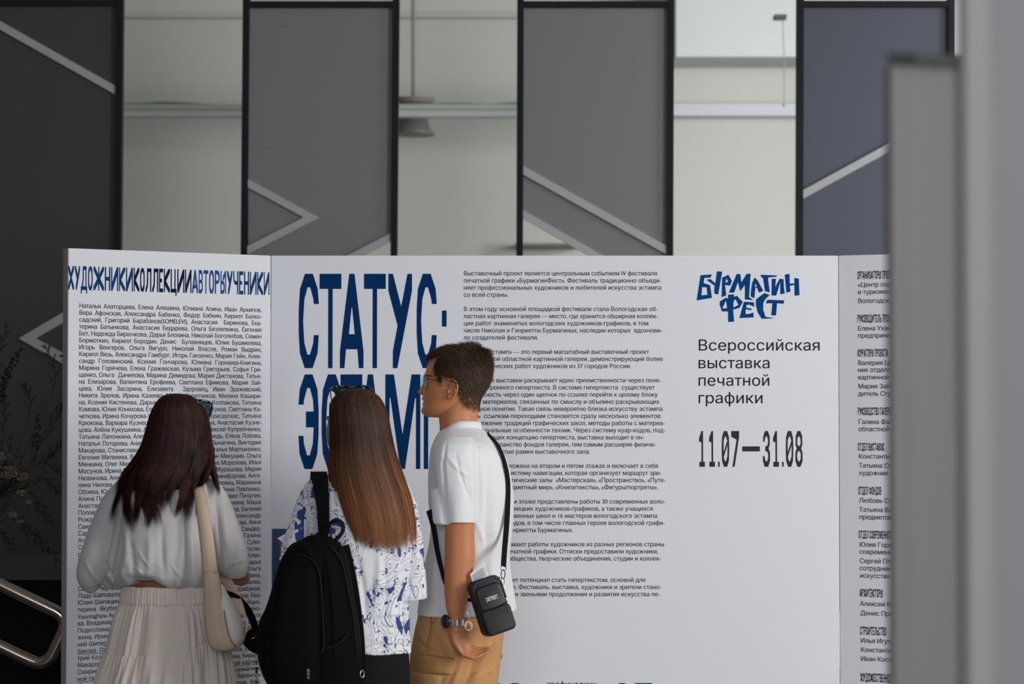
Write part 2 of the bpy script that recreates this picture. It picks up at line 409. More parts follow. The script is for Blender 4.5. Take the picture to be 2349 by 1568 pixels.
def lay(plane, lines, size, name, m, parent, off=0.0012, track=0.0, underline=(), T=None, gx=1.0):
    """lines: (text, u_left or None, u_right or None, z_baseline, justify). size = cap height in metres."""
    T = T or TX; T.load(''.join(l[0] for l in lines) + 'H'); k = size / T.cap(); V = []; Fc = []
    for li, (text, ul, ur, z, just) in enumerate(lines):
        W = T.width(text, track) * k * gx; sp = text.count(' '); xs = gx; extra = 0.0
        if just and ul is not None and ur is not None:
            if just == 'w' and sp and (ur - ul - W) / sp > -0.25 * size: extra = (ur - ul - W) / sp
            else: xs = gx * (ur - ul) / W
        u = ul if ul is not None else ur - W; u0 = u
        for c in text:
            g = T.g[c]; o = len(V)
            if len(g[1]):
                V += [plane.pt(u + p[0] * k * xs, z + p[1] * k, off) for p in g[0]]; Fc += [tuple(i + o for i in q) for q in g[1]]
            u += (g[2] + track) * k * xs + (extra if c == ' ' else 0)
        if li in underline:
            a, b = underline[li] if isinstance(underline, dict) else (0, 1)
            o = len(V); ua, ub = u0 + (u - u0) * a, u0 + (u - u0) * b
            V += [plane.pt(ua, z - size * .26, off), plane.pt(ub, z - size * .26, off), plane.pt(ub, z - size * .17, off), plane.pt(ua, z - size * .17, off)]; Fc.append((o, o + 1, o + 2, o + 3))
    return link_mesh(name, V, Fc, m, parent)

# ---- condensed angular letters, reversed contrast (heavy bars, thin stems), 100 units high
Gc = {
 'С': (21, [[[(6.5,100),(14.7,100),(20,84),(21.2,68),(16,68),(15.5,73.3),(12.1,85.7),(9.2,85.7),(5.9,73.3),(4.7,52),(4.7,48),(5.9,26.7),(9.2,14.3),(12.1,14.3),(15.5,26.7),(16,35),(21.2,35),(20,16),(14.7,0),(6.5,0),(1.3,16),(0,38),(0,62),(1.3,84)]]]),
 'Т': (23, [[[(0,100),(23,100),(23,84),(13.8,84),(13.8,0),(9.2,0),(9.2,84),(0,84)]]]),
 'А': (25, [[[(9.8,100),(15.2,100),(24.9,18),(24.9,0),(20.1,0),(18.5,20),(6.4,20),(4.7,0),(0,0),(0,18)], [(9.4,36),(12.1,64),(12.9,64),(15.7,36)]]]),
 'У': (25, [[[(0,100),(4.7,100),(13.6,65),(20.2,100),(24.9,100),(24.9,82),(9.5,0),(4.8,0),(4.8,18),(9.8,45),(0,82)]]]),
 'Э': (21, [[[(14.7,100),(6.5,100),(1.2,84),(0,68),(5.2,68),(5.7,73.3),(9.1,85.7),(12,85.7),(15.3,73.3),(16.1,60.7),(7.9,60.7),(7.9,44),(16.1,44),(15.3,26.7),(12,14.3),(9.1,14.3),(5.7,26.7),(5.2,35),(0,35),(1.2,16),(6.5,0),(14.7,0),(19.9,16),(21.2,38),(21.2,62),(19.9,84)]]]),
 'М': (37, [[[(0,0),(0,100),(9,100),(18.2,36),(27.8,100),(37,100),(37,0),(32.5,0),(32.5,75),(31.5,75),(20.8,0),(16,0),(5.4,75),(4.4,75),(4.4,0)]]]),
 'П': (22, [[[(0,0),(0,100),(21.5,100),(21.5,0),(17,0),(17,84),(4.5,84),(4.5,0)]]]),
 ':': (5, [[[(0,61),(4.8,61),(4.8,44),(0,44)]]]), ';': (5, [[[(0,0),(4.8,0),(4.8,16),(0,16)]]]),
 'Х': (26, [[[(0,100),(5,100),(13,70),(21,100),(26,100),(26,85),(16,50),(26,16),(26,0),(21,0),(13,31),(5,0),(0,0),(0,16),(10,50),(0,85)]]]),
 'Д': (26, [[[(8,100),(23,100),(23,16),(26,16),(26,-14),(22,-14),(22,0),(4,0),(4,-14),(0,-14),(0,16),(4,16),(7,45)], [(12,84),(19,84),(19,16),(9,16),(11.6,50)]]]),
 'О': (20, [[[(6,100),(14,100),(19,84),(20,60),(20,40),(19,16),(14,0),(6,0),(1,16),(0,40),(0,60),(1,84)], [(8.5,85),(11.5,85),(15,70),(15.5,50),(15,30),(11.5,15),(8.5,15),(5,30),(4.5,50),(5,70)]]]),
 'Ж': (42, [[[(0,100),(5,100),(19,68),(19,100),(23,100),(23,68),(37,100),(42,100),(42,85),(27,50),(42,16),(42,0),(37,0),(23,30),(23,0),(19,0),(19,30),(5,0),(0,0),(0,16),(15,50),(0,85)]]]),
 'Н': (20, [[[(0,0),(0,100),(4.5,100),(4.5,58),(15.5,58),(15.5,100),(20,100),(20,0),(15.5,0),(15.5,42),(4.5,42),(4.5,0)]]]),
 'И': (26, [[[(0,0),(0,100),(4,100),(4,34),(21,100),(26,100),(26,0),(22,0),(22,64),(5,0)]]]),
 'К': (25, [[[(0,0),(0,100),(4,100),(4,66),(19,100),(25,100),(25,86),(9,48),(25,14),(25,0),(20,0),(4,30),(4,0)]]]),
 'Л': (23, [[[(6,100),(23,100),(23,0),(18.5,0),(18.5,84),(10.5,84),(10.5,50),(9.5,24),(4,0),(0,0),(0,12),(5,32),(6,60)]]]),
 'Е': (17, [[[(0,0),(0,100),(17,100),(17,84),(4.5,84),(4.5,58),(12,58),(12,42),(4.5,42),(4.5,16),(17,16),(17,0)]]]),
 'Ц': (23, [[[(0,100),(4,100),(4,16),(15,16),(15,100),(19,100),(19,16),(23,16),(23,-14),(19,-14),(19,0),(0,0)]]]),
 'В': (19, [[[(0,0),(0,100),(13,100),(18,86),(18.5,62),(15.5,52),(19,42),(19,16),(13,0)], [(4.5,84),(11,84),(14,76),(14,62),(12,58),(4.5,58)], [(4.5,44),(12,44),(14.5,38),(14.5,22),(12,16),(4.5,16)]]]),
 'Р': (19, [[[(0,0),(0,100),(13,100),(18.5,84),(18.5,60),(13,42),(4.5,42),(4.5,0)], [(4.5,84),(11,84),(14,74),(14,64),(12,57),(4.5,57)]]]),
 'Ь': (18, [[[(0,0),(0,100),(4.3,100),(4.3,57),(12,57),(18,42),(18,16),(13,0)], [(4.3,42),(11,42),(13.7,36),(13.7,22),(11,16),(4.3,16)]]]),
 'Ы': (26, [[[(0,0),(0,100),(4.3,100),(4.3,57),(12,57),(18,42),(18,16),(13,0)], [(4.3,42),(11,42),(13.7,36),(13.7,22),(11,16),(4.3,16)]], [[(25,0),(25,100),(21,100),(11,78),(10,60),(13,56),(20.7,76),(20.7,0)]]]),
 'Ч': (20, [[[(0,100),(4,100),(5,66),(8,57),(15.5,57),(15.5,100),(20,100),(20,0),(15.5,0),(15.5,41),(7,41),(1,60)]]]),
 'Г': (16, [[[(0,0),(0,100),(17,100),(17,84),(4.5,84),(4.5,0)]]]),
 'З': (20, [[[(6,100),(14,100),(19,86),(19.5,62),(16,51),(20,40),(20,17),(15,0),(5,0),(0,17),(0,30),(4.5,30),(5,24),(8,15),(12,15),(15,25),(15,36),(12,43),(7,43),(7,58),(12,58),(14.5,65),(14.5,76),(12,85),(8,85),(5,76),(5,70),(0.5,70),(1,84)]]]),
 'Ф': (28, [[[(12,-3),(16,-3),(16,103),(12,103)]], [[(6,88),(22,88),(27,72),(28,50),(27,28),(22,12),(6,12),(1,28),(0,50),(1,72)], [(8,74),(12,74),(12,26),(8,26),(5,40),(5,60)], [(16,74),(20,74),(23,60),(23,40),(20,26),(16,26)]]]),
 '1': (19, [[[(8,100),(13,100),(13,14),(19,14),(19,0),(1,0),(1,14),(8,14),(8,66),(6,70),(0,70),(0,80)]]]),
 '7': (22, [[[(0,100),(22,100),(22,84),(9,0),(3,0),(15,76),(0,84)]]]),
 '8': (20, [[[(6,100),(14,100),(19,86),(19.5,62),(16,51),(20,40),(20,16),(14,0),(6,0),(0,16),(0,40),(4,51),(.5,62),(1,86)], [(8,85),(12,85),(14.8,76),(14.8,64),(12,58),(8,58),(5.2,64),(5.2,76)], [(8,44),(12,44),(15.3,37),(15.3,24),(12,15),(8,15),(4.7,24),(4.7,37)]]]),
 '0': (21, [[[(6,100),(15,100),(20,84),(21,60),(21,40),(20,16),(15,0),(6,0),(1,16),(0,40),(0,60),(1,84)], [(9,85),(12,85),(16,73),(5,40),(5,60),(5,73)], [(16.3,62),(16.5,40),(16,28),(12,15),(9,15),(5.5,27)]]]),
 '.': (5, [[[(0,0),(4.2,0),(4.2,14),(0,14)]]]), '—': (50, [[[(0,43),(50,43),(50,57),(0,57)]]]), ' ': (9, []),
}
Gc['3'] = Gc['З']
def tess(loops):
    L = [[Vector((x, y, 0)) for x, y in l] for l in loops]; flat = [p for l in L for p in l]
    return [(p.x, p.y) for p in flat], geometry.tessellate_polygon(L)
def condensed(plane, items, m, name, parent, off=0.0012):
    """items: (char, u, z_baseline, height, xscale)"""
    V = []; Fc = []
    for ch, u, z, h, xs in items:
        for shp in Gc[ch][1]:
            p, t = tess(shp); o = len(V); V += [plane.pt(u + x * h / 100 * xs, z + y * h / 100, off) for x, y in p]; Fc += [tuple(i + o for i in q) for q in t]
    return link_mesh(name, V, Fc, m, parent)
def word_items(plane, text, px, py, hpx, xs=1.0, gap=2.2):
    u, z = plane.uz(px, py); z2 = plane.uz(px, py - hpx)[1]; h = z2 - z; out = []
    for c in text:
        out.append((c, u, z, h, xs)); u += (Gc[c][0] + gap) * h / 100 * xs
    return out, u
# big title
def title(chars, xs, top, bot):
    out = []
    for c, x in zip(chars, xs):
        u, z = PC.uz(x, bot); out.append((c, u, z, PC.uz(x, top)[1] - z, 1.0))
    return out
for i, (c, x) in enumerate(zip('СТАТУС:;', (685.3, 733, 780, 835, 891, 956, 1014, 1014))): condensed(PC, title([c], [x], 627.7, 843.9), M_navy, 'title_letter', TC)
for i, (c, x) in enumerate(zip('ЭСТАМП', (684.8, 738, 781, 822.5, 884, 972.5))): condensed(PC, title([c], [x], 858.3, 1075), M_navy, 'title_letter', TC)
# date
dt = []
for c, x in zip('11.07—31.08', (1604, 1627, 1647.7, 1656, 1678, 1703, 1750.4, 1773.7, 1794.5, 1803, 1825)):
    u, z = PC.uz(x, 1070); dt.append((c, u, z, PC.uz(x, 988)[1] - z, (0.98 if c != '—' else .98) if c not in '1' else .84))
condensed(PC, dt, M_ink_soft, 'exhibition_dates', TC)
# heading of the left board: four words run together in four blues
hw = [('ХУДОЖНИКИ', M_blue2), ('КОЛЛЕКЦИИ', M_deep), ('АВТОРЫ', M_blue3), ('УЧЕНИКИ', M_blue2)]
hx = [156, 171.8, 185.5, 202, 214.5, 240.4, 254.8, 273, 289, 306.8, 321.5, 333.8, 349, 365, 376, 391.6, 406.8, 424.8, 441, 455.8, 467, 479.6, 492.8, 506, 521, 534.8, 548.4, 559.8, 573.1, 590.2, 605.3, 619.6]
u0, ztop = PL.uz(156, 609); zbase = PL.uz(156, 664)[1]; hh = ztop - zbase; k = 0
for w, mm in hw:
    it = []
    for c in w:
        ua = PL.uz(hx[k], 640)[0]; ub = PL.uz(hx[k + 1], 640)[0] - .0035
        it.append((c, ua, zbase, hh, (ub - ua) / (Gc[c][0] * hh / 100))); k += 1
    condensed(PL, it, mm, 'heading_word', TL)
# names
names = """Наталья Алаторцева, Елена Алешина, Юлиана Апина, Иван Архипов,
Вера Афонская, Александра Бабенко, Федор Бабкин, Кирилл Балко-
садский, Григорий Барабанов(SOMELEVI), Анастасия  Баринова, Ека-
терина Батынкова, Анастасия Бедарева, Ольга Безлепкина, Евгения
Бет, Надежда Бирючкова, Дарья Блохина, Николай Боголюбов, Семен
Бормоткин, Кирилл Бородин, Денис  Булавницев, Юлия Бушмелева,
Игорь Венгеров, Ольга Вигуро, Николай Власов, Роман Выдрин,
Кирилл Вязь, Александра Гамбург, Игорь Ганзенко, Мария Гейн, Алек-
сандр Головинский, Ксения Гончарова, Юлиана Горнаева-Книгина,
Марина Горячева, Елена Гражевская, Кузьма Григорьев, Софья Гри-
щенко, Ольга  Данилова, Марина Демидова, Мария Дистанова, Татья-
на Елизарова, Валентина Ерофеева, Светлана Ефимова, Мария Зай-
цева, Юлия Засорина, Елизавета  Здоровец, Иван Зражевский,
Никита Зрелов, Ирина Казеева, Мария Каретников, Милена Кашири-
на, Ксения Кистенева, Дарья Елена Гале Колпакова, Татьяна
Комова, Юлия Коняхова, Елена Анна Остуков, Светлана Ко-
четкова, Ирина Кочурова-Уварова, Анна Красаускас, Татьяна
Крюкова, Варвара Кузнецова, Мария Анна, Анастасия Кузне-
цова, Алёна Кукушкина, Ирина Анна, Алексей Купрейченко,
Татьяна Лапонкина, Алексей Анна Медведь, Елена Лобова,
Наталья Лотарева, Анастасия Ирина Лычагина, Виктория
Макарова, Станислава Мария, Наталья Мартыненко,
Евгения Матвеева, Вера Анна, Иван Микушин, Ольга
Минкина, Олег Михайлов, Ирина Анна Морозова, Илья
Мосунов, Ирина Мария, Анна Дарья Мурашова, Мария
Названова, Анна Ирина, Ольга Никифорова, Анге-
лина Нилова, Дарья Елена Семен Половец, Марианна
Обоева, Юлия Анна Мария, Ирина Анна Павленко,
Алина Пашина, Иван Анна, Елена Павел Пичугин,
Анастасия Ирина, Анна Мария Ольга Лунина, Маша
Попова, Анна Дарья, Ирина Мария Пучков, Евгения
Рождественская, Мария Анна Ирина, Александр
Саидова, Ирина Анна, Мария Дарья Сажкова, Анна
Сарунова, Анна Ирина Мария, Дарья Анна Свидер,
Апостолова, Мария Анна, Ирина Дарья, Галина
Смирнова, Анна Ирина, Мария Анна, Ирина Суво-
рова, Ирина Мария, Анна Дарья, Елена Погосян,
Иван Анна, Мария Ирина, Дарья Анна, Алек-
сандр Ирина, Мария Анна, Ольга Елена, Дарья
Анна Мария, Ирина Анна, Дарья Иван, Ольга
Федорова, Анна Мария, Ирина Дарья, Галина,
Сергей Чернышов, Анна Мария Ирина, Мария Шалимова,
Лада Шаповалова, Анна Мария Иван Алексей Шибанов,
Юлия Шипицина, Анна Ирина, Мария Семен Попов, Ека-
терина  Якубова, Анна Мария Ирина Анна, Яцык,
Vasantaghana Анна Мария, Ирина Дарья Калино-
ва, Владимир Анна, Мария Ирина, Дарья, Ольга
Подколзина, Анна Мария, Ирина Дарья Анна, Иван
жина, Ирина Анна, Мария Дарья Елена, Ирина Вале-
ний Шиперов, Анна Мария Ирина, Дарья Анна Ры-
бакова: Лада Анна, Мария Ирина Дарья Анна, Дми-
трий Козлов, Анна Мария Ирина, Анна, Елиза-
Макарова, Ирина Мария Анна Киричева, Кирилл
Смирнов, Анна Мария Вологодской областной картин-
ной галереи: Мария Анна, Генриетта Бурмагина,
Иван Анна, Ирина Мария Дарья Попов, Валентин
Анна Мария, Ирина Коновалов, Вла-
димир Анна Мария, Ирина Дарья Анна""".split('\n')
ua = PL.uz(180, 950)[0]; ub = PL.uz(599.3, 950)[0]
cap = PL.uz(180, 696)[1] - PL.uz(180, 706)[1]; z1 = PL.uz(180, 705.8)[1]; z55 = PL.uz(181, 1561.5)[1]; dz = (z55 - z1) / 54
TXB.load(''.join(names)); GX = .945; kk_ = GX * cap / TXB.cap(); fillers = ['Анна', 'Мария', 'Ирина', 'Иван', 'Дарья', 'Ольга', 'Елена', 'Семен', 'Николай', 'Александра', 'Анастасия']
for i in range(13, len(names)):     # people stand before the middle of these rows: pad them to a natural width
    best = None
    for a_ in [''] + fillers:
        for b_ in [''] + fillers:
            for c_ in ['', 'Анна', 'Ирина,']:
                add = ' '.join(w for w in (a_, b_, c_) if w); w_ = names[i].split(' '); m_ = len(w_) // 2
                t_ = ' '.join(w_[:m_] + ([add] if add else []) + w_[m_:]); e_ = (ub - ua - TXB.width(t_, -.024) * kk_) / t_.count(' ') / cap; sc_ = abs(e_ - .08)
                if best is None or sc_ < best[0]: best = (sc_, t_)
    names[i] = best[1]
lay(PL, [(t_, ua, ub, z1 + i * dz, 'w') for i, t_ in enumerate(names[:57])], cap, 'names_text', M_ink, TL, track=-0.024, T=TXB, gx=GX, underline={50: (0, .165), 53: (.52, 1), 54: (0, .25)})['kind'] = 'stuff'
# centre text
ct = {0: ('Выставочный проект является центральным событием IV фестиваля', 1508), 1: ('печатной графики «БурмагинФест». Фестиваль традиционно объеди-', 1517), 2: ('няет профессиональных художников и любителей искусства эстампа', 1518), 3: ('со всей страны.', 1166),
 5: ('В этом году основной площадкой фестиваля стала Вологодская об-', 1509), 6: ('ластная картинная галерея — место, где хранится обширная коллек-', 1510), 7: ('ция работ знаменитых вологодских художников-графиков, в том', 1488), 8: ('числе Николая и Генриетты Бурмагиных, наследие которых  вдохнови-', 1519), 9: ('ло создателей фестиваля.', 1235),
 11: ('«Статус: Эстамп» — это первый масштабный выставочный проект', 1489), 12: ('Вологодской областной картинной галереи, демонстрирующий более', 1521), 13: ('графических работ художников из 37 городов России.', 1448),
 15: ('Концепция выставки раскрывает идею преемственности через поня-', 1516), 16: ('тие электронного гипертекста. В системе гипертекста  существует', 1502), 17: ('возможность через один щелчок по ссылке перейти к целому блоку', 1509), 18: ('новых материалов, связанных по смыслу и объемно раскрывающих', 1513), 19: ('исходное понятие. Такая связь невероятно близка искусству эстампа.', 1523), 20: ('Здесь  ссылкам-переходами становятся сразу несколько элементов:', 1518), 21: ('продолжение традиций графических школ, методы работы с материа-', 1525), 22: ('лом, визуальные особенности техник. Через систему куар-кодов, под-', 1526), 23: ('держивающих концепцию гипертекста, выставка выходит в он-', 1478), 24: ('лайн пространство фондов галереи, тем самым расширяя физиче-', 1505), 25: ('ские замкнутые рамки выставочного зала.', 1354),
 27: ('Выставка расположена на втором и пятом этажах и включает в себя', 1510), 28: ('единую систему навигации, которая организует маршрут зри-', 1517), 29: ('теля: тематические залы  «Мастерская», «Пространство», «Путе-', 1527), 30: ('шествие», «Предметный мир», «Книги/тексты», «Фигуры/портреты».', 1510),
 32: ('На втором этаже представлены работы 30 современных воло-', 1526), 33: ('годских и череповецких художников-графиков, а также учащихся', 1498), 34: ('художественных школ и 16 мастеров вологодского эстампа', 1508), 35: ('разных годов, в том числе главных героев вологодской графи-', 1525), 36: ('ки Николая и Генриетты Бурмагиных.', 1315),
 38: ('Пятый этаж занимают работы художников из разных регионов страны', 1524), 39: ('и школ печатной графики. Оттиски предоставили художники,', 1510), 40: ('музеи, сообщества, творческие объединения, студии и коллек-', 1517),
 43: ('Проект имеет потенциал стать гипертекстом, основой для', 1481), 44: ('будущего. Фестиваль, выставка, художники и зрители стано-', 1517), 45: ('вятся равными звеньями продолжения и развития искусства пе-', 1514)}
capc = PC.uz(1100, 621.8)[1] - PC.uz(1100, 631.4)[1]
TX.load(''.join(v[0] for v in ct.values()))
XSC = float(np.median([(PC.uz(ct[i][1], 700)[0] - PC.uz(1063.5, 700)[0]) / (TX.width(ct[i][0], -0.01) * capc / TX.cap()) for i in (0, 1, 2, 5, 6, 7, 8)]))
print('XSC', XSC)
paras = [(0, 3), (5, 9), (11, 13), (15, 25), (27, 30), (32, 36), (38, 40), (43, 45)]
for a, b in paras:
    L = []
    for i in range(a, b + 1):
        y = 631.5 + 16.34 * i; z = PC.uz(1100, y)[1]; ur = PC.uz(ct[i][1], y)[0]; ul = PC.uz(1063.5, y)[0]
        if i <= 9: L.append((ct[i][0], ul, ur, z, 's'))
        else:
            txt = ct[i][0]; kk_ = capc / TX.cap() * XSC; full = i not in (3, 9)
            best = None; w_ = txt.split(' ')
            for a_ in ('', 'и', 'в', 'на', 'из', 'том', 'работ', 'числе', 'графики', 'выставка', 'искусства'):
                for b_ in ('', 'и', 'в', 'на', 'из', 'том', 'работ', 'числе', 'графики', 'фестиваль', 'художников'):
                    add = [q for q in (a_, b_) if q]; t_ = ' '.join(add + w_); e_ = abs(TX.width(t_, -0.01) * kk_ - (ur - ul))
                    if best is None or e_ < best[0] - 1e-4: best = (e_, t_)
            L.append((best[1], ul, ur, z, 's'))
    lay(PC, L, capc, 'paragraph_text', M_ink_soft, TC, track=-0.01)['kind'] = 'stuff'
big = [('Всероссийская', 1883, 803.5), ('выставка', 1768, 844.2), ('печатной', 1767.5, 884.3), ('графики', 1752, 924.4)]
for t_, r, y in big: lay(PC, [(t_, PC.uz(1600, y)[0], PC.uz(r, y)[0], PC.uz(1600, y)[1], 's')], PC.uz(1600, 779.7)[1] - PC.uz(1600, 803.5)[1], 'subtitle_text', M_ink, TC)
L = [('графических', PC.uz(1255, 1570)[0], PC.uz(1369, 1570)[0], PC.uz(1255, 1577)[1], 's')]
lay(PC, L, PC.uz(0, 1560)[1] - PC.uz(0, 1575)[1], 'caption_text', M_ink, TC)
for x0, x1 in ((1141, 1146), (1173, 1190), (1419, 1434), (1456, 1496)):
    a = [PC.uz(x0, 1566), PC.uz(x1, 1566), PC.uz(x1, 1620), PC.uz(x0, 1620)]; link_mesh('lower_title_stroke', [PC.pt(u, z, .0012) for u, z in a], [(0, 1, 2, 3)], M_navy, TC)
# logo lettering (traced on a 9.035x enlargement of 1590,610)
LG = [
 [[(155,190),(388,172),(362,240),(232,244),(218,352),(352,395),(390,658),(75,712)], [(188,435),(282,440),(300,592),(172,607)]],
 [[(495,108),(604,115),(520,588),(437,566),(448,405),(275,280),(360,270),(462,360)]],
 [[(604,240),(730,180),(806,305),(765,405),(662,390),(688,605),(592,645)], [(690,248),(730,325),(668,345)]],
 [[(905,165),(978,165),(1000,340),(1112,160),(1192,158),(1158,640),(1250,705),(1075,690),(1075,385),(978,520),(930,330),(852,548),(742,550)]],
 [[(1275,235),(1340,300),(1455,512),(1368,550),(1328,452),(1290,450),(1270,668),(1194,625),(1200,520),(1225,350)], [(1292,350),(1325,425),(1282,435)]],
 [[(1402,178),(1745,195),(1725,220),(1560,235),(1555,280),(1588,545),(1492,518),(1450,240),(1422,242)]],
 [[(1630,265),(1718,260),(1700,440),(1795,262),(1875,272),(1880,440),(1900,565),(1808,585),(1808,320),(1765,470),(1722,612),(1628,608)]],
 [[(1902,175),(2000,162),(2002,362),(2104,360),(2098,245),(2190,258),(2204,604),(2104,612),(2100,390),(2002,410),(2020,525),(1936,552)]],
 [[(725,592),(848,585),(845,638),(905,612),(1030,742),(962,862),(830,905),(850,1150),(730,1160),(724,938),(600,938),(552,800),(556,730),(682,652),(724,680)], [(682,708),(706,872),(606,878)], [(882,685),(942,805),(838,858),(832,770),(850,710)]],
 [[(1055,740),(1258,748),(1270,845),(1180,802),(1112,800),(1100,862),(1212,878),(1202,916),(1092,892),(1086,970),(1100,995),(1170,990),(1248,958),(1255,1062),(962,1076)]],
 [[(1480,558),(1590,600),(1500,680),(1455,760),(1452,900),(1500,1050),(1706,1080),(1425,1092),(1340,960),(1302,800),(1304,690)]],
 [[(1542,696),(1890,710),(1872,782),(1740,768),(1718,1022),(1620,1018),(1645,768),(1508,774)]]]
for shp in LG:
    p, t_ = tess(shp); V = []
    for x, y in p:
        u, z = PC.uz(1590 + x / 9.035, 610 + y / 9.035); V.append(PC.pt(u, z, .0012))
    link_mesh('logo_letter', V, [tuple(q) for q in t_], M_logo, TC)
# dark blue print at the lower left of the centre board, torn white patches
M_print = bpy.data.materials.new('blue_print'); M_print.use_nodes = True; nt = M_print.node_tree; b = nt.nodes['Principled BSDF']; b.inputs['Roughness'].default_value = .5
tc = nt.nodes.new('ShaderNodeTexCoord'); n = nt.nodes.new('ShaderNodeTexNoise'); n.inputs['Scale'].default_value = 9; n.inputs['Detail'].default_value = 9; n.inputs['Roughness'].default_value = .65
rp = nt.nodes.new('ShaderNodeValToRGB'); rp.color_ramp.elements[0].position = .62; rp.color_ramp.elements[0].color = (0.002, .03, .12, 1); rp.color_ramp.elements[1].position = .635; rp.color_ramp.elements[1].color = (.72, .70, .70, 1)
nt.links.new(tc.outputs['Object'], n.inputs['Vector']); nt.links.new(n.outputs['Fac'], rp.inputs[0]); nt.links.new(rp.outputs[0], b.inputs['Base Color'])
rr = random.Random(3); pts = [(624, 1212.5)] + [(624 + i * 8, 1212 + rr.uniform(-1, 1.5)) for i in range(1, 12)] + [(722 + rr.uniform(-2, 2), 1215 + 30 * i) for i in range(12)] + [(624, 1575)]
p, t_ = tess([pts]); V = []
for x, y in p: u, z = PC.uz(x, y); V.append(PC.pt(u, z, .001))
link_mesh('blue_print', V, [tuple(q) for q in t_], M_print, TC)
# right board: headings and text, cut off by the blurred panels in front
rh = [('ОРГАНИЗАТОРЫ ПРОЕКТА', 1967.5, 640, 18), ('РУКОВОДИТЕЛЬ ПРОЕКТА', 1967.5, 739.5, 18), ('КУРАТОРЫ ПРОЕКТА', 1968, 818, 17.5), ('РУКОВОДСТВО ГАЛЕРЕИ', 1968.5, 951.5, 17.5), ('ОТДЕЛ ВЫСТАВОК', 1968.5, 1033, 17.5), ('ОТДЕЛ ФОНДОВ', 1969.5, 1133.5, 18), ('ОТДЕЛ СОВРЕМЕННОГО', 1970.5, 1234, 18), ('АРХИТЕКТОРЫ', 1972.5, 1368, 18.5), ('СТРОИТЕЛЬСТВО', 1973.5, 1455, 19), ('ХУДОЖЕСТВЕННОЕ', 1974.5, 1562, 19.5)]
for t_, x, y, h in rh:
    it, _ = word_items(PR, t_, x, y, h, xs=1.0, gap=4.2); condensed(PR, it, M_ink, 'section_heading', TR)
rt = [('«Центр содействия', 1968, 658), ('и туризма»', 1968, 674.5), ('Вологодская', 1968, 695), ('Елена Ухано', 1968, 758), ('предпринимат', 1968, 774.5), ('Валерия Цер', 1968, 837), ('ник отдела с', 1968, 853), ('картинной га', 1968.5, 870), ('Мария Зайце', 1968.5, 890.5), ('дитель Студ', 1968.5, 907.5), ('Галина Фала', 1969, 972), ('областной ка', 1969, 988.5), ('Константин П', 1969.5, 1051), ('Татьяна Соко', 1970, 1072), ('художник', 1970.5, 1089), ('Любовь Сос', 1970.5, 1152), ('Татьяна Вай', 1971, 1173), ('предметов о', 1971, 1190), ('Юлия Горель', 1971.5, 1253), ('современно', 1971.5, 1269.5), ('Сергей Птух', 1972, 1290.5), ('сотрудник о', 1972, 1307), ('искусства Во', 1972.5, 1324), ('Алексей Кос', 1973, 1388.5), ('Денис Притч', 1973.5, 1410), ('Илья Игутин', 1974, 1473), ('Константин', 1974.5, 1494), ('Иван Костыл', 1974.5, 1514.5)]
capr = PR.uz(1968, 647.9)[1] - PR.uz(1968, 658)[1]
lay(PR, [(t_, PR.uz(x, y)[0], None, PR.uz(x, y)[1], None) for t_, x, y in rt], capr, 'credits_text', M_ink, TR, track=-0.02, T=TXB)['kind'] = 'stuff'
# ------------------------------------------------------------------ blurred display panels close to the camera at the right
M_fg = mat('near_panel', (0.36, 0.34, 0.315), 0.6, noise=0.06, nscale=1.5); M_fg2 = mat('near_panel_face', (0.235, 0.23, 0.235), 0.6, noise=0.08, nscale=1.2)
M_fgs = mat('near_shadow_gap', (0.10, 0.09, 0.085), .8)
def near_panel(xa, xm, xb_, Ya, depth, top, label, mfront, mside, capm=None):
    """upright panel: narrow edge xa..xm faces the camera, broad face xm..xb_ recedes to the right"""
    z1 = top; a = P(xa, 900, Ya).x; b = P(xm, 900, Ya).x; Yd = Ya + depth; c_ = P(xb_, 900, Yd).x
    t = thing('display_panel', (b, Ya, 0), label, 'display panel', 'display panels standing close to the camera')
    V = [(a, Ya, 0), (b, Ya, 0), (c_, Yd, 0), (a + (c_ - b) , Yd, 0)]; V = [Vector(v) for v in V]; V += [v + Vector((0, 0, z1)) for v in V]
    Fc = [(0, 3, 2, 1), (4, 5, 6, 7), (0, 1, 5, 4), (1, 2, 6, 5), (2, 3, 7, 6), (3, 0, 4, 7)]
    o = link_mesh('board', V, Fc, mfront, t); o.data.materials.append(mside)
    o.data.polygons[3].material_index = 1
    return t, (a, b, c_, Ya, Yd)
za = P(2100, 150, 3.7).z
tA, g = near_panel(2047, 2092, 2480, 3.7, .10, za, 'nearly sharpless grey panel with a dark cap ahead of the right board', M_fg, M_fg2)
V = [Vector((g[0] - .008, g[3] - .01, za)), Vector((g[1] + .006, g[3] - .01, za)), Vector((g[2] + .006, g[4], za)), Vector((g[0] + g[2] - g[1] - .008, g[4], za))]; V += [v + Vector((0, 0, .018)) for v in V]
link_mesh('cap_strip', V, [(0, 3, 2, 1), (4, 5, 6, 7), (0, 1, 5, 4), (1, 2, 6, 5), (2, 3, 7, 6), (3, 0, 4, 7)], mat('cap_dark', (0.05, 0.055, 0.05), .7), tA)
tA['label'] = 'blurred grey display panel with dark cap beside the right board'
def shade_strip(x0, x1, Y, z1, t):
    boxobj('edge_shade_strip', (P(x0, 900, Y).x, Y - .002, 0), (P(x1, 900, Y).x, Y + .03, z1), M_fgs, t)  # dark strip put in for the shade along a near panel's left edge
shade_strip(2040, 2047, 3.7, za - .002, tA)
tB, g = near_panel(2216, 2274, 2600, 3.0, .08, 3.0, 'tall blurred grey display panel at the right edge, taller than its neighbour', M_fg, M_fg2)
shade_strip(2208, 2216, 3.0, 3.0, tB)
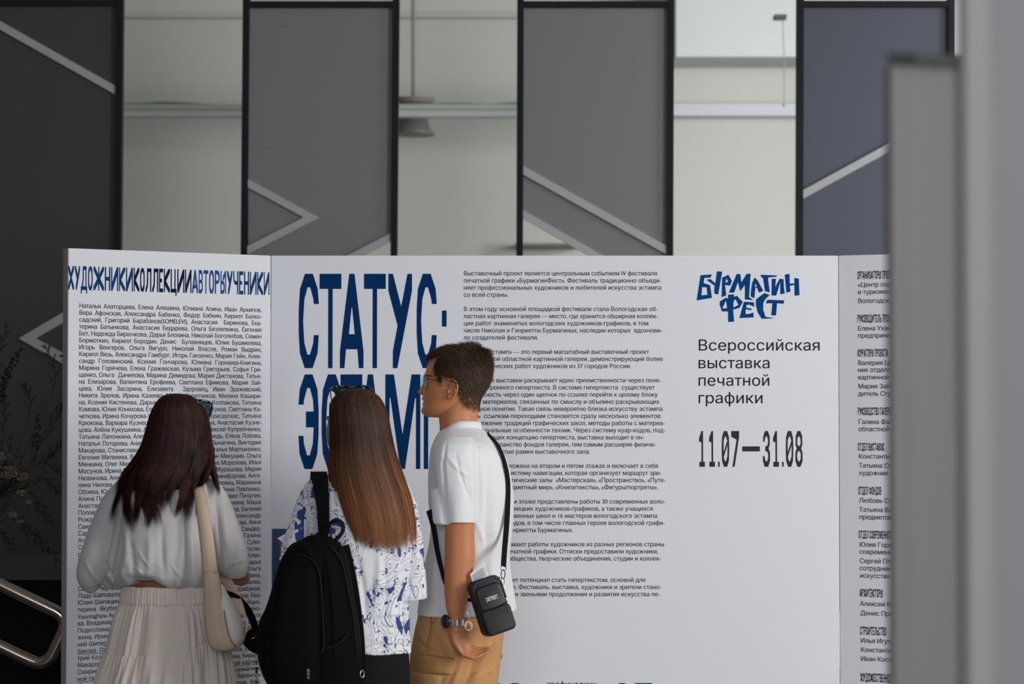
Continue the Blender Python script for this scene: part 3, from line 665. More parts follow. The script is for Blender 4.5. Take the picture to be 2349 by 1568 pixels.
# ------------------------------------------------------------------ people: shared materials and hair
def skin_mat(name, col):
    return mat(name, col, 0.5, spec=0.35, noise=0.05, nscale=25, sss=0.12, bump=0.06, bscale=400)
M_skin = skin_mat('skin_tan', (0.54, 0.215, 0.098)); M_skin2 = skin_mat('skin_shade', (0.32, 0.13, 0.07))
M_lip = mat('lip', (0.40, 0.13, 0.075), 0.45, sss=.1); M_eye = mat('eye_white', (0.42, 0.36, 0.33), 0.3); M_iris = mat('iris', (0.06, 0.045, 0.035), 0.15)
def hair_mat(name, c0, c1, rough=0.38, z0=None, z1=None, t0=None, t1=None):
    """strand colours vary with a per-strand attribute; optional paler tips by height"""
    m = bpy.data.materials.new(name); m.use_nodes = True; nt = m.node_tree; b = nt.nodes['Principled BSDF']
    at = nt.nodes.new('ShaderNodeAttribute'); at.attribute_name = 'strand'
    mx = nt.nodes.new('ShaderNodeMix'); mx.data_type = 'RGBA'; mx.inputs['A'].default_value = (*c0, 1); mx.inputs['B'].default_value = (*c1, 1)
    nt.links.new(at.outputs['Fac'], mx.inputs['Factor']); out = mx.outputs['Result']
    if z0 is not None:
        g = nt.nodes.new('ShaderNodeNewGeometry'); sp = nt.nodes.new('ShaderNodeSeparateXYZ'); mr = nt.nodes.new('ShaderNodeMapRange')
        nt.links.new(g.outputs['Position'], sp.inputs[0]); nt.links.new(sp.outputs['Z'], mr.inputs['Value'])
        mr.inputs['From Min'].default_value = z0; mr.inputs['From Max'].default_value = z1
        m2 = nt.nodes.new('ShaderNodeMix'); m2.data_type = 'RGBA'; m2.inputs['A'].default_value = (*t0, 1); m2.inputs['B'].default_value = (*t1, 1)
        nt.links.new(at.outputs['Fac'], m2.inputs['Factor'])
        m3 = nt.nodes.new('ShaderNodeMix'); m3.data_type = 'RGBA'; nt.links.new(mr.outputs['Result'], m3.inputs['Factor']); nt.links.new(m2.outputs['Result'], m3.inputs['A']); nt.links.new(out, m3.inputs['B']); out = m3.outputs['Result']
    nt.links.new(out, b.inputs['Base Color']); b.inputs['Roughness'].default_value = rough; b.inputs['Specular IOR Level'].default_value = 0.28
    return m
def strands(name, paths, widths, m, parent, var, base=None):
    """paths (N,K,3), normals outward (N,K,3) implied by cross with centre: ribbons with a slight ridge; var (N,) 0..1"""
    pth, nor = paths; N, K, _ = pth.shape
    tan = np.gradient(pth, axis=1); side = np.cross(tan, nor); side /= np.linalg.norm(side, axis=2, keepdims=True) + 1e-9
    w = np.asarray(widths)[:, None, None] * np.clip(np.sin(np.linspace(0.25, 1.0, K) * PI) * 1.25, 0.06, 1)[None, :, None]
    L = pth - side * w / 2; M_ = pth + nor * w * 0.28; R = pth + side * w / 2
    V = np.stack([L, M_, R], axis=2).reshape(-1, 3)
    idx = np.arange(N * K * 3).reshape(N, K, 3)
    q1 = np.stack([idx[:, :-1, 0], idx[:, :-1, 1], idx[:, 1:, 1], idx[:, 1:, 0]], -1).reshape(-1, 4)
    q2 = np.stack([idx[:, :-1, 1], idx[:, :-1, 2], idx[:, 1:, 2], idx[:, 1:, 1]], -1).reshape(-1, 4)
    Fq = np.vstack([q1, q2]); vv = np.repeat(var, K * 3)
    if base is not None:
        bv, bf = base; o = len(V); V = np.vstack([V, np.array([tuple(p) for p in bv])]); vv = np.concatenate([vv, np.full(len(bv), 0.25)])
        faces = Fq.tolist() + [tuple(i + o for i in f) for f in bf]
    else: faces = Fq.tolist()
    me = bpy.data.meshes.new(name); me.from_pydata(V.tolist(), [], faces); me.update()
    a = me.attributes.new('strand', 'FLOAT', 'POINT'); a.data.foreach_set('value', vv.astype(np.float32))
    me.polygons.foreach_set('use_smooth', [True] * len(me.polygons)); me.materials.append(m)
    o = bpy.data.objects.new(name, me); C.objects.link(o); put(o, parent); return o

# ------------------------------------------------------------------ the man in the white polo shirt
YM = 8.30; SM = YM / F
man = thing('person', (P(1070, 900, YM).x, YM, 0), 'person in white polo shirt, tan cargo trousers and thin glasses, head in profile', 'person')
# head: rows py, x_front (no nose), x_back (skull), half width (px), face fullness
HR = [(796, 1035, 1085, 18), (800, 1015, 1103, 34), (808, 998, 1113, 45), (820, 987, 1120, 52), (835, 981, 1125, 54), (850, 976.5, 1127, 55), (860, 973.5, 1126.5, 55), (868, 975.5, 1125, 54),
      (880, 974.5, 1121, 53), (892, 971.5, 1115, 52), (904, 970, 1108, 50), (912, 969.5, 1098, 48), (920, 971, 1088, 46), (928, 969.5, 1075, 44), (936, 967.5, 1064, 41), (944, 967, 1052, 35), (951, 971, 1038, 27), (957, 983, 1018, 16)]
def head_mesh(HR, Yc, yaw, nr=150, ns=160, nose=None, bumps=()):
    """profile facing -x; yaw turns the face away from the camera; returns verts, faces, fn(theta,py)->point"""
    S = Yc / F; ps = np.linspace(HR[0][0], HR[-1][0], nr); R = rows_at(HR, ps); piv = P(1060, 870, Yc)
    def pt(th, r, p):
        a = P(r[1], p, Yc); b = P(r[2], p, Yc); cx = (a.x + b.x) / 2 + 0.06 * (b.x - a.x); z = a.z; hw = r[3] * S
        c, s = math.cos(th), math.sin(th)
        rx = (b.x - cx) if c > 0 else (cx - a.x)
        pw = 2.0 if c > 0 else 2.25
        x = math.copysign(abs(c) ** (2 / pw), c) * rx; y = math.copysign(abs(s) ** (2 / pw), s) * hw
        q = Vector((cx + x, y, z))
        if c < 0:
            fx = -1
            for (bp, by, sp, sy, amp) in bumps:
                g = math.exp(-((p - bp) / sp) ** 2) * math.exp(-((abs(y) / S - by) / sy) ** 2); q.x += fx * amp * S * g * min(1, -c * 2.2)
            if nose:
                nz = np.interp(p, nose[0], nose[1]); wz = np.interp(p, nose[0], nose[2])
                q.x += -nz * S * math.exp(-(abs(y) / S / wz) ** 2.4)
        rot = Matrix.Rotation(yaw, 3, 'Z'); d = rot @ Vector((q.x - piv.x, q.y, 0))
        return Vector((piv.x + d.x, Yc + d.y, z))
    V = []; Fc = []
    for i, r in enumerate(R):
        for j in range(ns): V.append(pt(2 * PI * j / ns, r, ps[i]))
    for i in range(nr - 1):
        for j in range(ns): Fc.append((i * ns + j, (i + 1) * ns + j, (i + 1) * ns + (j + 1) % ns, i * ns + (j + 1) % ns))
    Fc.append(tuple(range(ns))); Fc.append(tuple((nr - 1) * ns + j for j in range(ns))[::-1])
    def fn(th, p):
        return pt(th, rows_at(HR, [p])[0], p)
    return V, Fc, fn
nose = ([862, 868, 876, 884, 891, 897, 901, 904.5, 907], [0, 1.0, 4.0, 8.0, 11.0, 14.0, 13.5, 6.0, 0], [5, 5.5, 5.5, 6, 7.5, 9, 9.5, 9, 8])
bumps = [(873, 18, 6, 9, -6.5), (861, 14, 4, 14, 2.2), (874, 21, 4.5, 6.5, 2.6), (884, 30, 10, 12, 2.5), (914, 0, 3.4, 12, 4.2), (919.5, 0, 1.6, 13, -2.2), (925, 0, 3.2, 11, 3.2), (931, 0, 2.4, 12, -2.0), (942, 0, 6, 10, 2.4), (917, 22, 8, 8, 1.4), (898, 9, 4, 4, 3.0)]
hv, hf, headpt = head_mesh(HR, YM, math.radians(-9), nose=nose, bumps=bumps)
neck_rows = [(880, 1040, 1108, YM, .055), (915, 1022, 1103, YM, .060), (940, 1010, 1097, YM, .062), (965, 1007, 1095.5, YM, .064), (985, 1012, 1098, YM, .072), (1005, 1016, 1110, YM, .095), (1030, 1000, 1135, YM, .15), (1060, 1000, 1150, YM, .17)]
nv, nf = loft(neck_rows, 40, 40)
def pp(x, y, Y): return P(x, y, Y)
# trunk and legs under the clothes
tr_rows = [(1010, 1010, 1120, YM, .12), (1040, 1000, 1145, YM, .17), (1100, 995, 1160, YM, .18), (1200, 1000, 1155, YM, .165), (1300, 1000, 1140, YM, .14), (1400, 990, 1125, YM, .13), (1480, 985, 1118, YM, .13), (1540, 1000, 1110, YM, .12)]
tv, tf = loft(tr_rows, 40, 40, power=2.3)
def leg(Y, x0=1050):
    return tube([pp(1050, 1500, Y), pp(1045, 1600, Y), pp(1040, 1740, Y + .01), pp(1052, 1890, Y), pp(1055, 1975, Y)], [.070, .070, .055, .050, .042], 20)
lA = leg(YM - .10); lB = leg(YM + .10)
foot = lambda Y: tube([pp(1062, 1965, Y), pp(1040, 1968, Y), pp(980, 1974, Y), pp(935, 1980, Y)], [.038, .036, .03, .02], 14)
# near arm: upper arm, forearm, wrist
YA = YM - 0.235
arm_rows = [(1030, 1008, 1085, YA + .03, .05), (1080, 1012, 1086, YA + .01, .052), (1150, 1018, 1088, YA, .050), (1200, 1021, 1088.5, YA, .047), (1240, 1020.5, 1089, YA, .046), (1272, 1020, 1090.5, YA, .047), (1300, 1019, 1087.5, YA, .047), (1330, 1019, 1083, YA, .045),
            (1360, 1020, 1077, YA, .041), (1390, 1023, 1069, YA, .034), (1412, 1028, 1064.5, YA, .028), (1432, 1031, 1062, YA, .025), (1446, 1032, 1064, YA, .027)]
av, af = loft(arm_rows, 70, 40, power=2.1)
# far arm, mostly behind the body
fa = tube([pp(1080, 1040, YM + .19), pp(1070, 1150, YM + .24), pp(1058, 1270, YM + .26), pp(1020, 1340, YM + .25), pp(975, 1360, YM + .2)], [.055, .05, .042, .036, .028], 20)
# hand: palm, four fingers bent back to the right, thumb on the near side
S7 = YA / F
def seg(pts, r, n=14): return tube([pp(x, y, Y) for x, y, Y in pts], [(a * S7, b * S7) if isinstance((a, b), tuple) else a for a, b in r], n)
palm = tube([pp(1046.5, 1438, YA), pp(1048, 1452, YA), pp(1053.5, 1467, YA), pp(1061, 1480, YA), pp(1068, 1489, YA), pp(1074, 1494, YA)], [(16.5 * S7, 16 * S7), (19.5 * S7, 17 * S7), (22 * S7, 18 * S7), (22 * S7, 19 * S7), (17.5 * S7, 19 * S7), (11 * S7, 16 * S7)], 24, up=Vector((0, 1, 0)))
def rad(l): return [x * S7 for x in l]
fing = []
fspec = [ # start, knuckle bends, tip ; (x, y, depth offset mm)
    ([(1074, 1487, 14), (1088, 1487.5, 16), (1103, 1489, 17), (1114, 1487.5, 17), (1121, 1486, 17)], [7.5, 7.0, 6.0, 5.2, 3.8]),
    ([(1071, 1492, 2), (1087, 1495, 2), (1104, 1496, 3), (1117, 1491.5, 4), (1124, 1488.5, 4)], [8.0, 7.4, 6.3, 5.4, 3.9]),
    ([(1067, 1496, -11), (1082, 1501, -12), (1098, 1503.5, -11), (1111, 1499, -9), (1118, 1495, -8)], [7.6, 7.0, 6.0, 5.0, 3.6]),
    ([(1061, 1497, -22), (1073, 1503.5, -24), (1086, 1508, -23), (1096, 1506, -21), (1102, 1504, -20)], [6.6, 6.0, 5.2, 4.5, 3.2])]
for pts, r in fspec:
    q = spline([(x, y, YA + d / 1000 * 1.0) for x, y, d in pts], 14); rr_ = np.interp(np.linspace(0, 1, 14), np.linspace(0, 1, 5), r)
    fing.append(tube([pp(*t) for t in q], [float(x) * S7 for x in rr_], 14)); e = q[-1]; fing.append(ball(pp(*e), float(rr_[-1]) * S7, 8))
q = spline([(1042, 1450, YA - .008), (1043, 1466, YA - .018), (1049, 1480, YA - .022), (1056, 1492, YA - .024), (1063, 1501, YA - .026)], 12)
fing.append(tube([pp(*t) for t in q], [float(x) * S7 for x in np.interp(np.linspace(0, 1, 12), [0, .3, .6, 1], [9, 7.8, 6.8, 4.6])], 14)); fing.append(ball(pp(*q[-1]), 4.6 * S7, 8))
# ear
def earpt(x, y, d): return pp(x, y, YM - .0 - d)
ey = 55 * SM
ear_parts = []
helix = spline([(1034.5, 896, .070), (1032.5, 888, .074), (1034, 879, .080), (1039, 874, .086), (1045.5, 876, .090), (1049, 884, .091), (1048.5, 894, .090), (1045, 903, .086), (1040, 909.5, .082), (1035, 914, .077), (1030, 914.5, .073), (1028, 910, .070)], 40)
ear_parts.append(tube([earpt(*t) for t in helix], [2.5 * SM] * 40, 10))
conch = [ball(earpt(1040, 892, .070), (10.5 * SM, .011, 19 * SM), 12), ball(earpt(1032, 909, .071), (5.5 * SM, .009, 6.5 * SM), 10)]
anti = spline([(1037, 880, .083), (1041, 886, .084), (1042, 894, .083), (1039, 901, .081), (1034, 904, .079)], 16)
ear_parts.append(tube([earpt(*t) for t in anti], [1.8 * SM] * 16, 8))
ear_parts += conch; ear_parts.append(ball(earpt(1028.5, 897, .074), (3.0 * SM, .006, 5 * SM), 8))
def facecol(co, no): return co
body = fuse('body', [(hv, hf), (nv, nf), (tv, tf), lA, lB, foot(YM - .10), foot(YM + .10), (av, af), fa, palm] + fing + ear_parts, 0.0024, [M_skin, M_lip], man, smooth=2, factor=.4)
# lip colour on the mouth area
me = body.data; n = len(me.polygons); cen = np.empty(n * 3); me.polygons.foreach_get('center', cen); cen = cen.reshape(-1, 3); mi = np.zeros(n, int)
a = P(979, 914, YM); b_ = P(962, 927, YM)
lpx = cen[:, 0] / YM * F + CX; lpy = 919.8 - (cen[:, 2] - P(0, 919.8, YM).z) * F / YM
sel = (np.abs(lpy - 919.6) < 8.6 * np.clip(1 - (lpx - 967) / 11, 0, 1)) & (np.abs(lpy - 919.6) < 8.2) & (lpx < 980) & (lpx > 955) & (np.abs(cen[:, 1] - YM) < .035)
mi[sel] = 1; me.polygons.foreach_set('material_index', mi)
# eye, brow
v, f = ball(P(983.5, 873.8, YM - .028), (4.2 * SM * 1.15, .0115, 3.4 * SM), 14); link_mesh('eye', v, f, M_eye, man, True)
v, f = ball(P(980.0, 873.8, YM - .034), (2.0 * SM, .008, 3.2 * SM), 10); link_mesh('iris', v, f, M_iris, man, True)
lid = tube([P(976, 871.5, YM - .030), P(980, 869.6, YM - .037), P(986, 870.5, YM - .043), P(990, 873, YM - .046)], [1.2 * SM] * 4, 8); link_mesh('eyelid', *lid, M_skin, man, True)
# brow and hair strands on the head surface
M_hair_m = hair_mat('hair_brown_short', (0.020, 0.011, 0.007), (0.13, 0.068, 0.040), 0.5)
rg = np.random.default_rng(5)
HL = [(984, 824), (1000, 821), (1019, 819), (1011, 830), (1003, 845), (1004, 858), (1008, 868), (1014, 882), (1021, 884), (1023, 868), (1034, 868), (1046, 870), (1053, 884), (1056, 895), (1062, 904), (1064, 918), (1070, 929), (1083, 938), (1100, 941), (1140, 930), (1150, 780), (960, 780)]
def inpoly(x, y, poly):
    c = False; j = len(poly) - 1
    for i in range(len(poly)):
        xi, yi = poly[i]; xj, yj = poly[j]
        if (yi > y) != (yj > y) and x < (xj - xi) * (y - yi) / (yj - yi) + xi: c = not c
        j = i
    return c
piv = P(1060, 870, YM); pths = []; nors = []; wd = []; vr = []
cands = 0
HR2 = [r for r in HR if r[0] < 905] + [(912, 969.5, 1105, 49), (920, 971, 1103, 48.5), (928, 969.5, 1101.5, 48), (936, 967.5, 1101, 48), (946, 967, 1101, 48)]
HRr = {p: rows_at(HR2, [p])[0] for p in np.round(np.linspace(796.2, 946, 400), 2)}
keys = list(HRr)
cachept = {}
def hp(th, p):
    p = min(max(p, 796.2), 946); k = keys[int((p - 796.2) / (946 - 796.2) * 399)]; return headpt.__closure__ and headpt_raw(th, HRr[k], k)
headpt_raw = None
for c_ in headpt.__closure__:
    if callable(c_.cell_contents): headpt_raw = c_.cell_contents
while len(pths) < 16500:
    # area-uniform-ish: sample py with more weight near the crown
    p = (796.2 + (rg.random() ** 1.25) * 148) if rg.random() > .28 else rg.uniform(880, 944); th = rg.random() * 2 * PI
    s0 = hp(th, p)
    # side profile test in the head's own frame (unrotated x)
    d = Matrix.Rotation(math.radians(9), 3, 'Z') @ Vector((s0.x - piv.x, s0.y - YM, 0)); lx = piv.x + d.x
    px_ = CX + lx / YM * F
    if not inpoly(px_ + (rg.normal(0, 3) if px_ > 1050 else rg.normal(0, .8)), p + (rg.normal(0, 5) if px_ > 1050 else 0), HL): continue
    if d.y < 0 and 1020 < px_ < 1052 and p > 868 and False: continue
    cen_ = Vector((piv.x + .004, YM, P(0, 862, YM).z)); nrm = (s0 - cen_).normalized()
    # comb: on top forwards (-x) and slightly up at the crown; sides downwards; back down
    topw = max(0, min(1, (850 - p) / 45)); fwd = Vector((-1, 0, 0.10)); down = Vector((0.25 if d.y < 0 else .2, 0, -1))
    bk = max(0, min(1, (px_ - 1085) / 35)); fwd = fwd * (1 - bk) + Vector((.5, 0, -.5)) * bk
    g = (fwd * topw + down * (1 - topw)); g = (g - nrm * g.dot(nrm)); g = g.normalized() if g.length > 1e-4 else Vector((0, 0, -1))
    fade = max(0.0, min(1.0, (938 - p) / 75)) if px_ > 1030 else max(.25, min(1, (885 - p) / 45))
    L_ = (0.005 + 0.013 * topw + .005 * fade) * rg.uniform(.7, 1.25); lift = (0.30 + .35 * topw) * rg.uniform(.6, 1.3) * (1.0 if px_ < 1100 else 1.25)
    jit = Vector(rg.normal(0, .16, 3)); g = (g + jit).normalized()
    lift0 = 0.0012 + .0035 * fade
    K = 5; pt_ = []
    for k in range(K):
        t = k / (K - 1); pt_.append(s0 + nrm * (lift0 * min(1, t * 3) + L_ * lift * t * (1 - .35 * t)) + g * (L_ * t))
    pths.append([tuple(q) for q in pt_]); nors.append([tuple(nrm)] * K); wd.append(rg.uniform(.0009, .0016) * (.55 + .45 * fade)); vr.append(rg.random() ** 1.6)
# close-fitting scalp layer under the strands
sv = []; sf = []; ns_ = 90; prs = np.linspace(796.2, 940, 90)
for p in prs:
    for j in range(ns_):
        s0 = hp(2 * PI * j / ns_, p); nrm = (s0 - Vector((piv.x, YM, P(0, 862, YM).z))).normalized(); fade = max(0.0, min(1.0, (935 - p) / 70)); sv.append(s0 + nrm * (.001 + .003 * fade))
def keep(q):
    d = Matrix.Rotation(math.radians(9), 3, 'Z') @ Vector((q.x - piv.x, q.y - YM, 0)); px_ = CX + (piv.x + d.x) / YM * F; py_ = CY - 0; return px_
for i in range(len(prs) - 1):
    for j in range(ns_):
        q = sv[i * ns_ + j]; x_ = keep(q)
        if prs[i] > (905 if x_ > 1070 else 892): continue
        if inpoly(x_ + (1.5 if x_ < 1030 else -2), prs[i] + (6 if x_ < 1030 else 3 if (x_ < 1045 or prs[i] < 884) else 14), HL): sf.append((i * ns_ + j, (i + 1) * ns_ + j, (i + 1) * ns_ + (j + 1) % ns_, i * ns_ + (j + 1) % ns_))
sv.append(sum((sv[j] for j in range(ns_)), Vector()) / ns_); sf += [(len(sv) - 1, j, (j + 1) % ns_) for j in range(ns_)]
strands('hair', (np.array(pths), np.array(nors)), wd, M_hair_m, man, np.array(vr), (sv, sf))
# eyebrow
pb = []; nb_ = []
for k in range(70):
    t = rg.random(); th = PI + .30 + t * .50; p = 863.5 - 2.2 * math.sin(t * PI) + rg.normal(0, .9); s0 = hp(th, p); nrm = Vector((-.6, -.8, 0)); g = Vector((.5, -.6, .12)).normalized()
    pb.append([tuple(s0 + nrm * (.001 + .001 * q) + g * .008 * q / 3) for q in range(4)]); nb_.append([tuple(nrm)] * 4)
strands('eyebrow', (np.array(pb), np.array(nb_)), [.0011] * 70, M_hair_m, man, np.full(70, .3))

# polo shirt -------------------------------------------------------
M_polo = mat('polo_white', (0.78, 0.78, 0.80), 0.8, spec=.2, sheen=.15, bump=.25, bscale=900)
sh_rows = [(975, 1030, 1092, YM, .062), (985, 1012, 1108, YM, .085), (1000, 1000, 1128, YM, .13), (1015, 993, 1141, YM, .165), (1035, 987, 1153, YM, .19), (1065, 984, 1167, YM, .20), (1100, 982, 1174, YM, .20), (1150, 983, 1179, YM, .195),
           (1200, 988, 1177, YM, .19), (1240, 984, 1172, YM, .185), (1280, 976, 1168, YM, .18), (1330, 966, 1172, YM, .18), (1370, 960, 1178, YM, .185), (1400, 957, 1181, YM, .187), (1407, 956, 1181, YM, .187)]
def polo_disp(th, p):
    w = max(0, (p - 1180) / 220); f_ = math.sin(th * 7 + 1.2) * .004 * w + math.sin(th * 11 + .3 + p * .01) * .0025 * w
    dz = 0.0
    if p > 1380: dz = (0.012 * max(0, math.cos(th))) * (p - 1380) / 27
    return f_, dz
s1 = loft(sh_rows, 90, 90, disp=polo_disp, power=2.35)
sl_rows = [(1000, 1012, 1080, YM - .15, .06), (1020, 998, 1088, YM - .19, .065), (1050, 994, 1090, YM - .215, .066), (1100, 1000, 1091, YM - .225, .063), (1150, 1012, 1091, YM - .232, .062), (1185, 1018, 1091, YM - .235, .062), (1197, 1019, 1091, YM - .235, .062)]
s2 = loft(sl_rows, 60, 60, disp=lambda th, p: (math.sin(th * 5 + p * .03) * .0012, 0), power=2.1)
s3 = tube([pp(1085, 1010, YM + .13), pp(1080, 1060, YM + .21), pp(1072, 1130, YM + .25), pp(1068, 1190, YM + .26)], [.07, .075, .07, .068], 30)
s4 = loft([(1120, 986, 1030, YM - .2, .05), (1160, 990, 1040, YM - .215, .05), (1195, 993, 1050, YM - .225, .05), (1202, 996, 1050, YM - .225, .05)], 16, 30)
fs = [(1025, 1015, 1018, 1075, 3, -2.5), (1018, 1055, 1020, 1190, 4, -3.5, 3), (1030, 1045, 1078, 1090, 4, 3.0, -5), (1048, 1040, 1086, 1150, 3.5, -3.2, -5), (1075, 1050, 1092, 1200, 4, 3.0), (985, 1056, 1022, 1052, 2, -1.5), (1100, 1030, 1108, 1230, 6, 3.0, 4), (1120, 1080, 1115, 1330, 7, -3.0, -6), (1135, 1120, 1122, 1390, 8, 3.5, 4),
      (1150, 1180, 1150, 1300, 7, -3, 5), (1095, 1200, 1110, 1280, 6, 3, 6), (1000, 1230, 985, 1390, 7, 3.5, 4), (1012, 1230, 1005, 1400, 6, -3, -4), (975, 1300, 970, 1400, 6, 2.5), (1100, 1010, 1150, 1060, 5, 2, 3), (1095, 1240, 1140, 1215, 4, 1.8, 3), (957, 1392, 1180, 1384, 1.2, -1.0)]
polo = fuse('polo_shirt', [s1, s2, s3, s4], .0042, M_polo, man, post=folds(fs, YM - .15), smooth=4)
# sleeve hem and collar
v, f = tube([P(1019.5 + 35.75 * (1 - math.cos(t)) - 0, 1196.5 + 2.5 * math.sin(t) * 0, YM - .235 - .063 * math.sin(t)) for t in np.linspace(0, 2 * PI, 40)[:-1]], [(.0016, .0028)] * 39, 8, closed=True); link_mesh('sleeve_hem', v, f, M_polo, man, True)
col = []; cf = []; nt_ = 48
for i, (dy, gr, th_) in enumerate([(0, 0, 0), (-7, -1.0, 0), (-14, -1.6, 0), (-19, -1, 0), (-20, 1.0, 0), (-14, 4.0, 0), (-4, 6.0, 0), (4, 7.0, 0), (5, 5.6, 0)]):
    for j in range(nt_):
        th = 2 * PI * j / nt_; c, s = math.cos(th), math.sin(th)
        cx = 1052 + 0; xl, xr = 1012 - gr, 1100 + gr
        base = 976 + 14 * max(0, -c) ** 1.2 + 8 * max(0, -c) ** 3        # collar dips at the throat (left)
        if dy > -10 and gr > 3 and c < -.2: base += 4
        x = (xl + xr) / 2 + (xr - xl) / 2 * c; col.append(P(x, base + dy + 9, YM + s * (.066 + gr * SM)))
for i in range(8):
    for j in range(nt_):
        if i == 8: continue
        cf.append((i * nt_ + j, i * nt_ + (j + 1) % nt_, (i + 1) * nt_ + (j + 1) % nt_, (i + 1) * nt_ + j))
link_mesh('collar', col, cf, M_polo, man, True)
# trousers -----------------------------------------------------------
M_tan = mat('cotton_tan', (0.54, 0.285, 0.12), 0.85, spec=.15, sheen=.1, noise=.06, nscale=30, bump=.2, bscale=700)
tr = [(1392, 962, 1160, YM, .165), (1420, 957, 1158, YM, .168), (1450, 950, 1156, YM, .172), (1490, 943, 1152, YM, .178), (1530, 940, 1147, YM, .178), (1570, 940, 1142, YM, .172)]
t1 = loft(tr, 30, 60, power=2.4)
def tleg(Y, dx): return loft([(1540, 945 + dx, 1140, Y, .10), (1600, 952 + dx, 1136, Y, .10), (1700, 968 + dx, 1126, Y, .092), (1800, 980 + dx, 1120, Y, .086), (1900, 990 + dx, 1116, Y, .084), (1978, 992 + dx, 1114, Y, .086)], 40, 40, power=2.1)
fs = [(990, 1420, 978, 1500, 3, -3), (1000, 1440, 1040, 1530, 7, 4, 5), (1030, 1500, 1010, 1568, 6, -4), (1060, 1510, 1020, 1600, 7, 5, 4), (1090, 1500, 1050, 1600, 6, -4, 4), (1120, 1460, 1080, 1580, 8, 5, 5), (1150, 1440, 1100, 1480, 5, -4, 4), (1150, 1460, 1115, 1500, 5, 4, 3), (1140, 1500, 1120, 1600, 6, 4), (950, 1440, 975, 1480, 5, 3, 3), (955, 1470, 985, 1495, 4, -3, 2), (1075, 1440, 1150, 1425, 5, 3, -3)]
fuse('trousers', [t1, tleg(YM - .09, 0), tleg(YM + .09, 4)], .0048, M_tan, man, post=folds(fs, YM - .15), smooth=4)
M_seam = mat('seam_tan', (0.30, 0.13, 0.045), .85); M_tan2 = mat('cotton_tan_pocket', (0.50, 0.26, 0.108), 0.85, spec=.15, bump=.5, bscale=160)
def front_Y(px, py):  # near surface of the hip
    R = rows_at(tr, [min(max(py, 1392), 1570)])[0]; cx = (R[1] + R[2]) / 2; hw = (R[2] - R[1]) / 2; q = min(.995, abs((px - cx) / hw)); return R[3] - R[4] * (1 - q ** 2.4) ** (1 / 2.4)
def patch(name, quad, m, lift=.006, th=.004, nx=20, ny=8, puff=.003):
    V = []; (a, b, c, d) = quad
    for k in (0, 1):
        for i in range(ny + 1):
            for j in range(nx + 1):
                u, v = j / nx, i / ny; x = (a[0] * (1 - u) + b[0] * u) * (1 - v) + (d[0] * (1 - u) + c[0] * u) * v; y = (a[1] * (1 - u) + b[1] * u) * (1 - v) + (d[1] * (1 - u) + c[1] * u) * v
                e = min(u, 1 - u, v, 1 - v); V.append(P(x, y, front_Y(x, y) - (lift + puff * min(1, e * 6) + .0012 * math.sin(u * 23) * (1 - v)) * (1 if k == 0 else -.3)))
    n = (nx + 1) * (ny + 1); Fc = []
    for i in range(ny):
        for j in range(nx):
            q = i * (nx + 1) + j; Fc.append((q, q + nx + 1, q + nx + 2, q + 1)); Fc.append((n + q, n + q + 1, n + q + nx + 2, n + q + nx + 1))
    rim = [j for j in range(nx + 1)] + [i * (nx + 1) + nx for i in range(1, ny + 1)] + [ny * (nx + 1) + j for j in range(nx - 1, -1, -1)] + [i * (nx + 1) for i in range(ny - 1, 0, -1)]
    for k in range(len(rim)): a_, b_ = rim[k], rim[(k + 1) % len(rim)]; Fc.append((a_, b_, n + b_, n + a_))
    return link_mesh(name, V, Fc, m, man, True)
patch('pocket_flap', [(941, 1497), (1041, 1511), (1039, 1548), (940, 1544)], M_tan2, .012, puff=.006)
patch('cargo_pocket', [(942, 1540), (1032, 1544), (1028, 1640), (940, 1640)], M_tan, .009)
for q in ([(990, 1416), (987, 1440), (981, 1470), (977, 1498)], [(986, 1412), (989, 1422), (992, 1429), (998, 1423), (1000, 1412)], [(1101, 1535), (1115, 1500), (1140, 1470)], [(941, 1497), (990, 1503), (1041, 1510)]):
    v, f = tube([P(x, y, front_Y(x, y) - .004) for x, y in spline(q, 20)], .0013, 6); link_mesh('seam', v, f, M_seam, man, True)
bl = tube([P(1147, 1498, YM - .03), P(1152, 1502, YM - .04), P(1149, 1508, YM - .03)], .004, 8); link_mesh('side_toggle', *bl, M_tan, man, True)
M_shoe = mat('shoe_white', (.6, .6, .58), .6)
for Y in (YM - .10, YM + .10):
    v, f = tube([P(1095, 1978, Y), P(1070, 1970, Y), P(1020, 1972, Y), P(960, 1978, Y), P(922, 1986, Y)], [(.035, .03), (.05, .055), (.05, .05), (.05, .035), (.035, .022)], 16)
    v = [Vector((q.x, q.y, max(q.z, 0.0))) for q in v]; link_mesh('shoe', v, f, M_shoe, man, True)
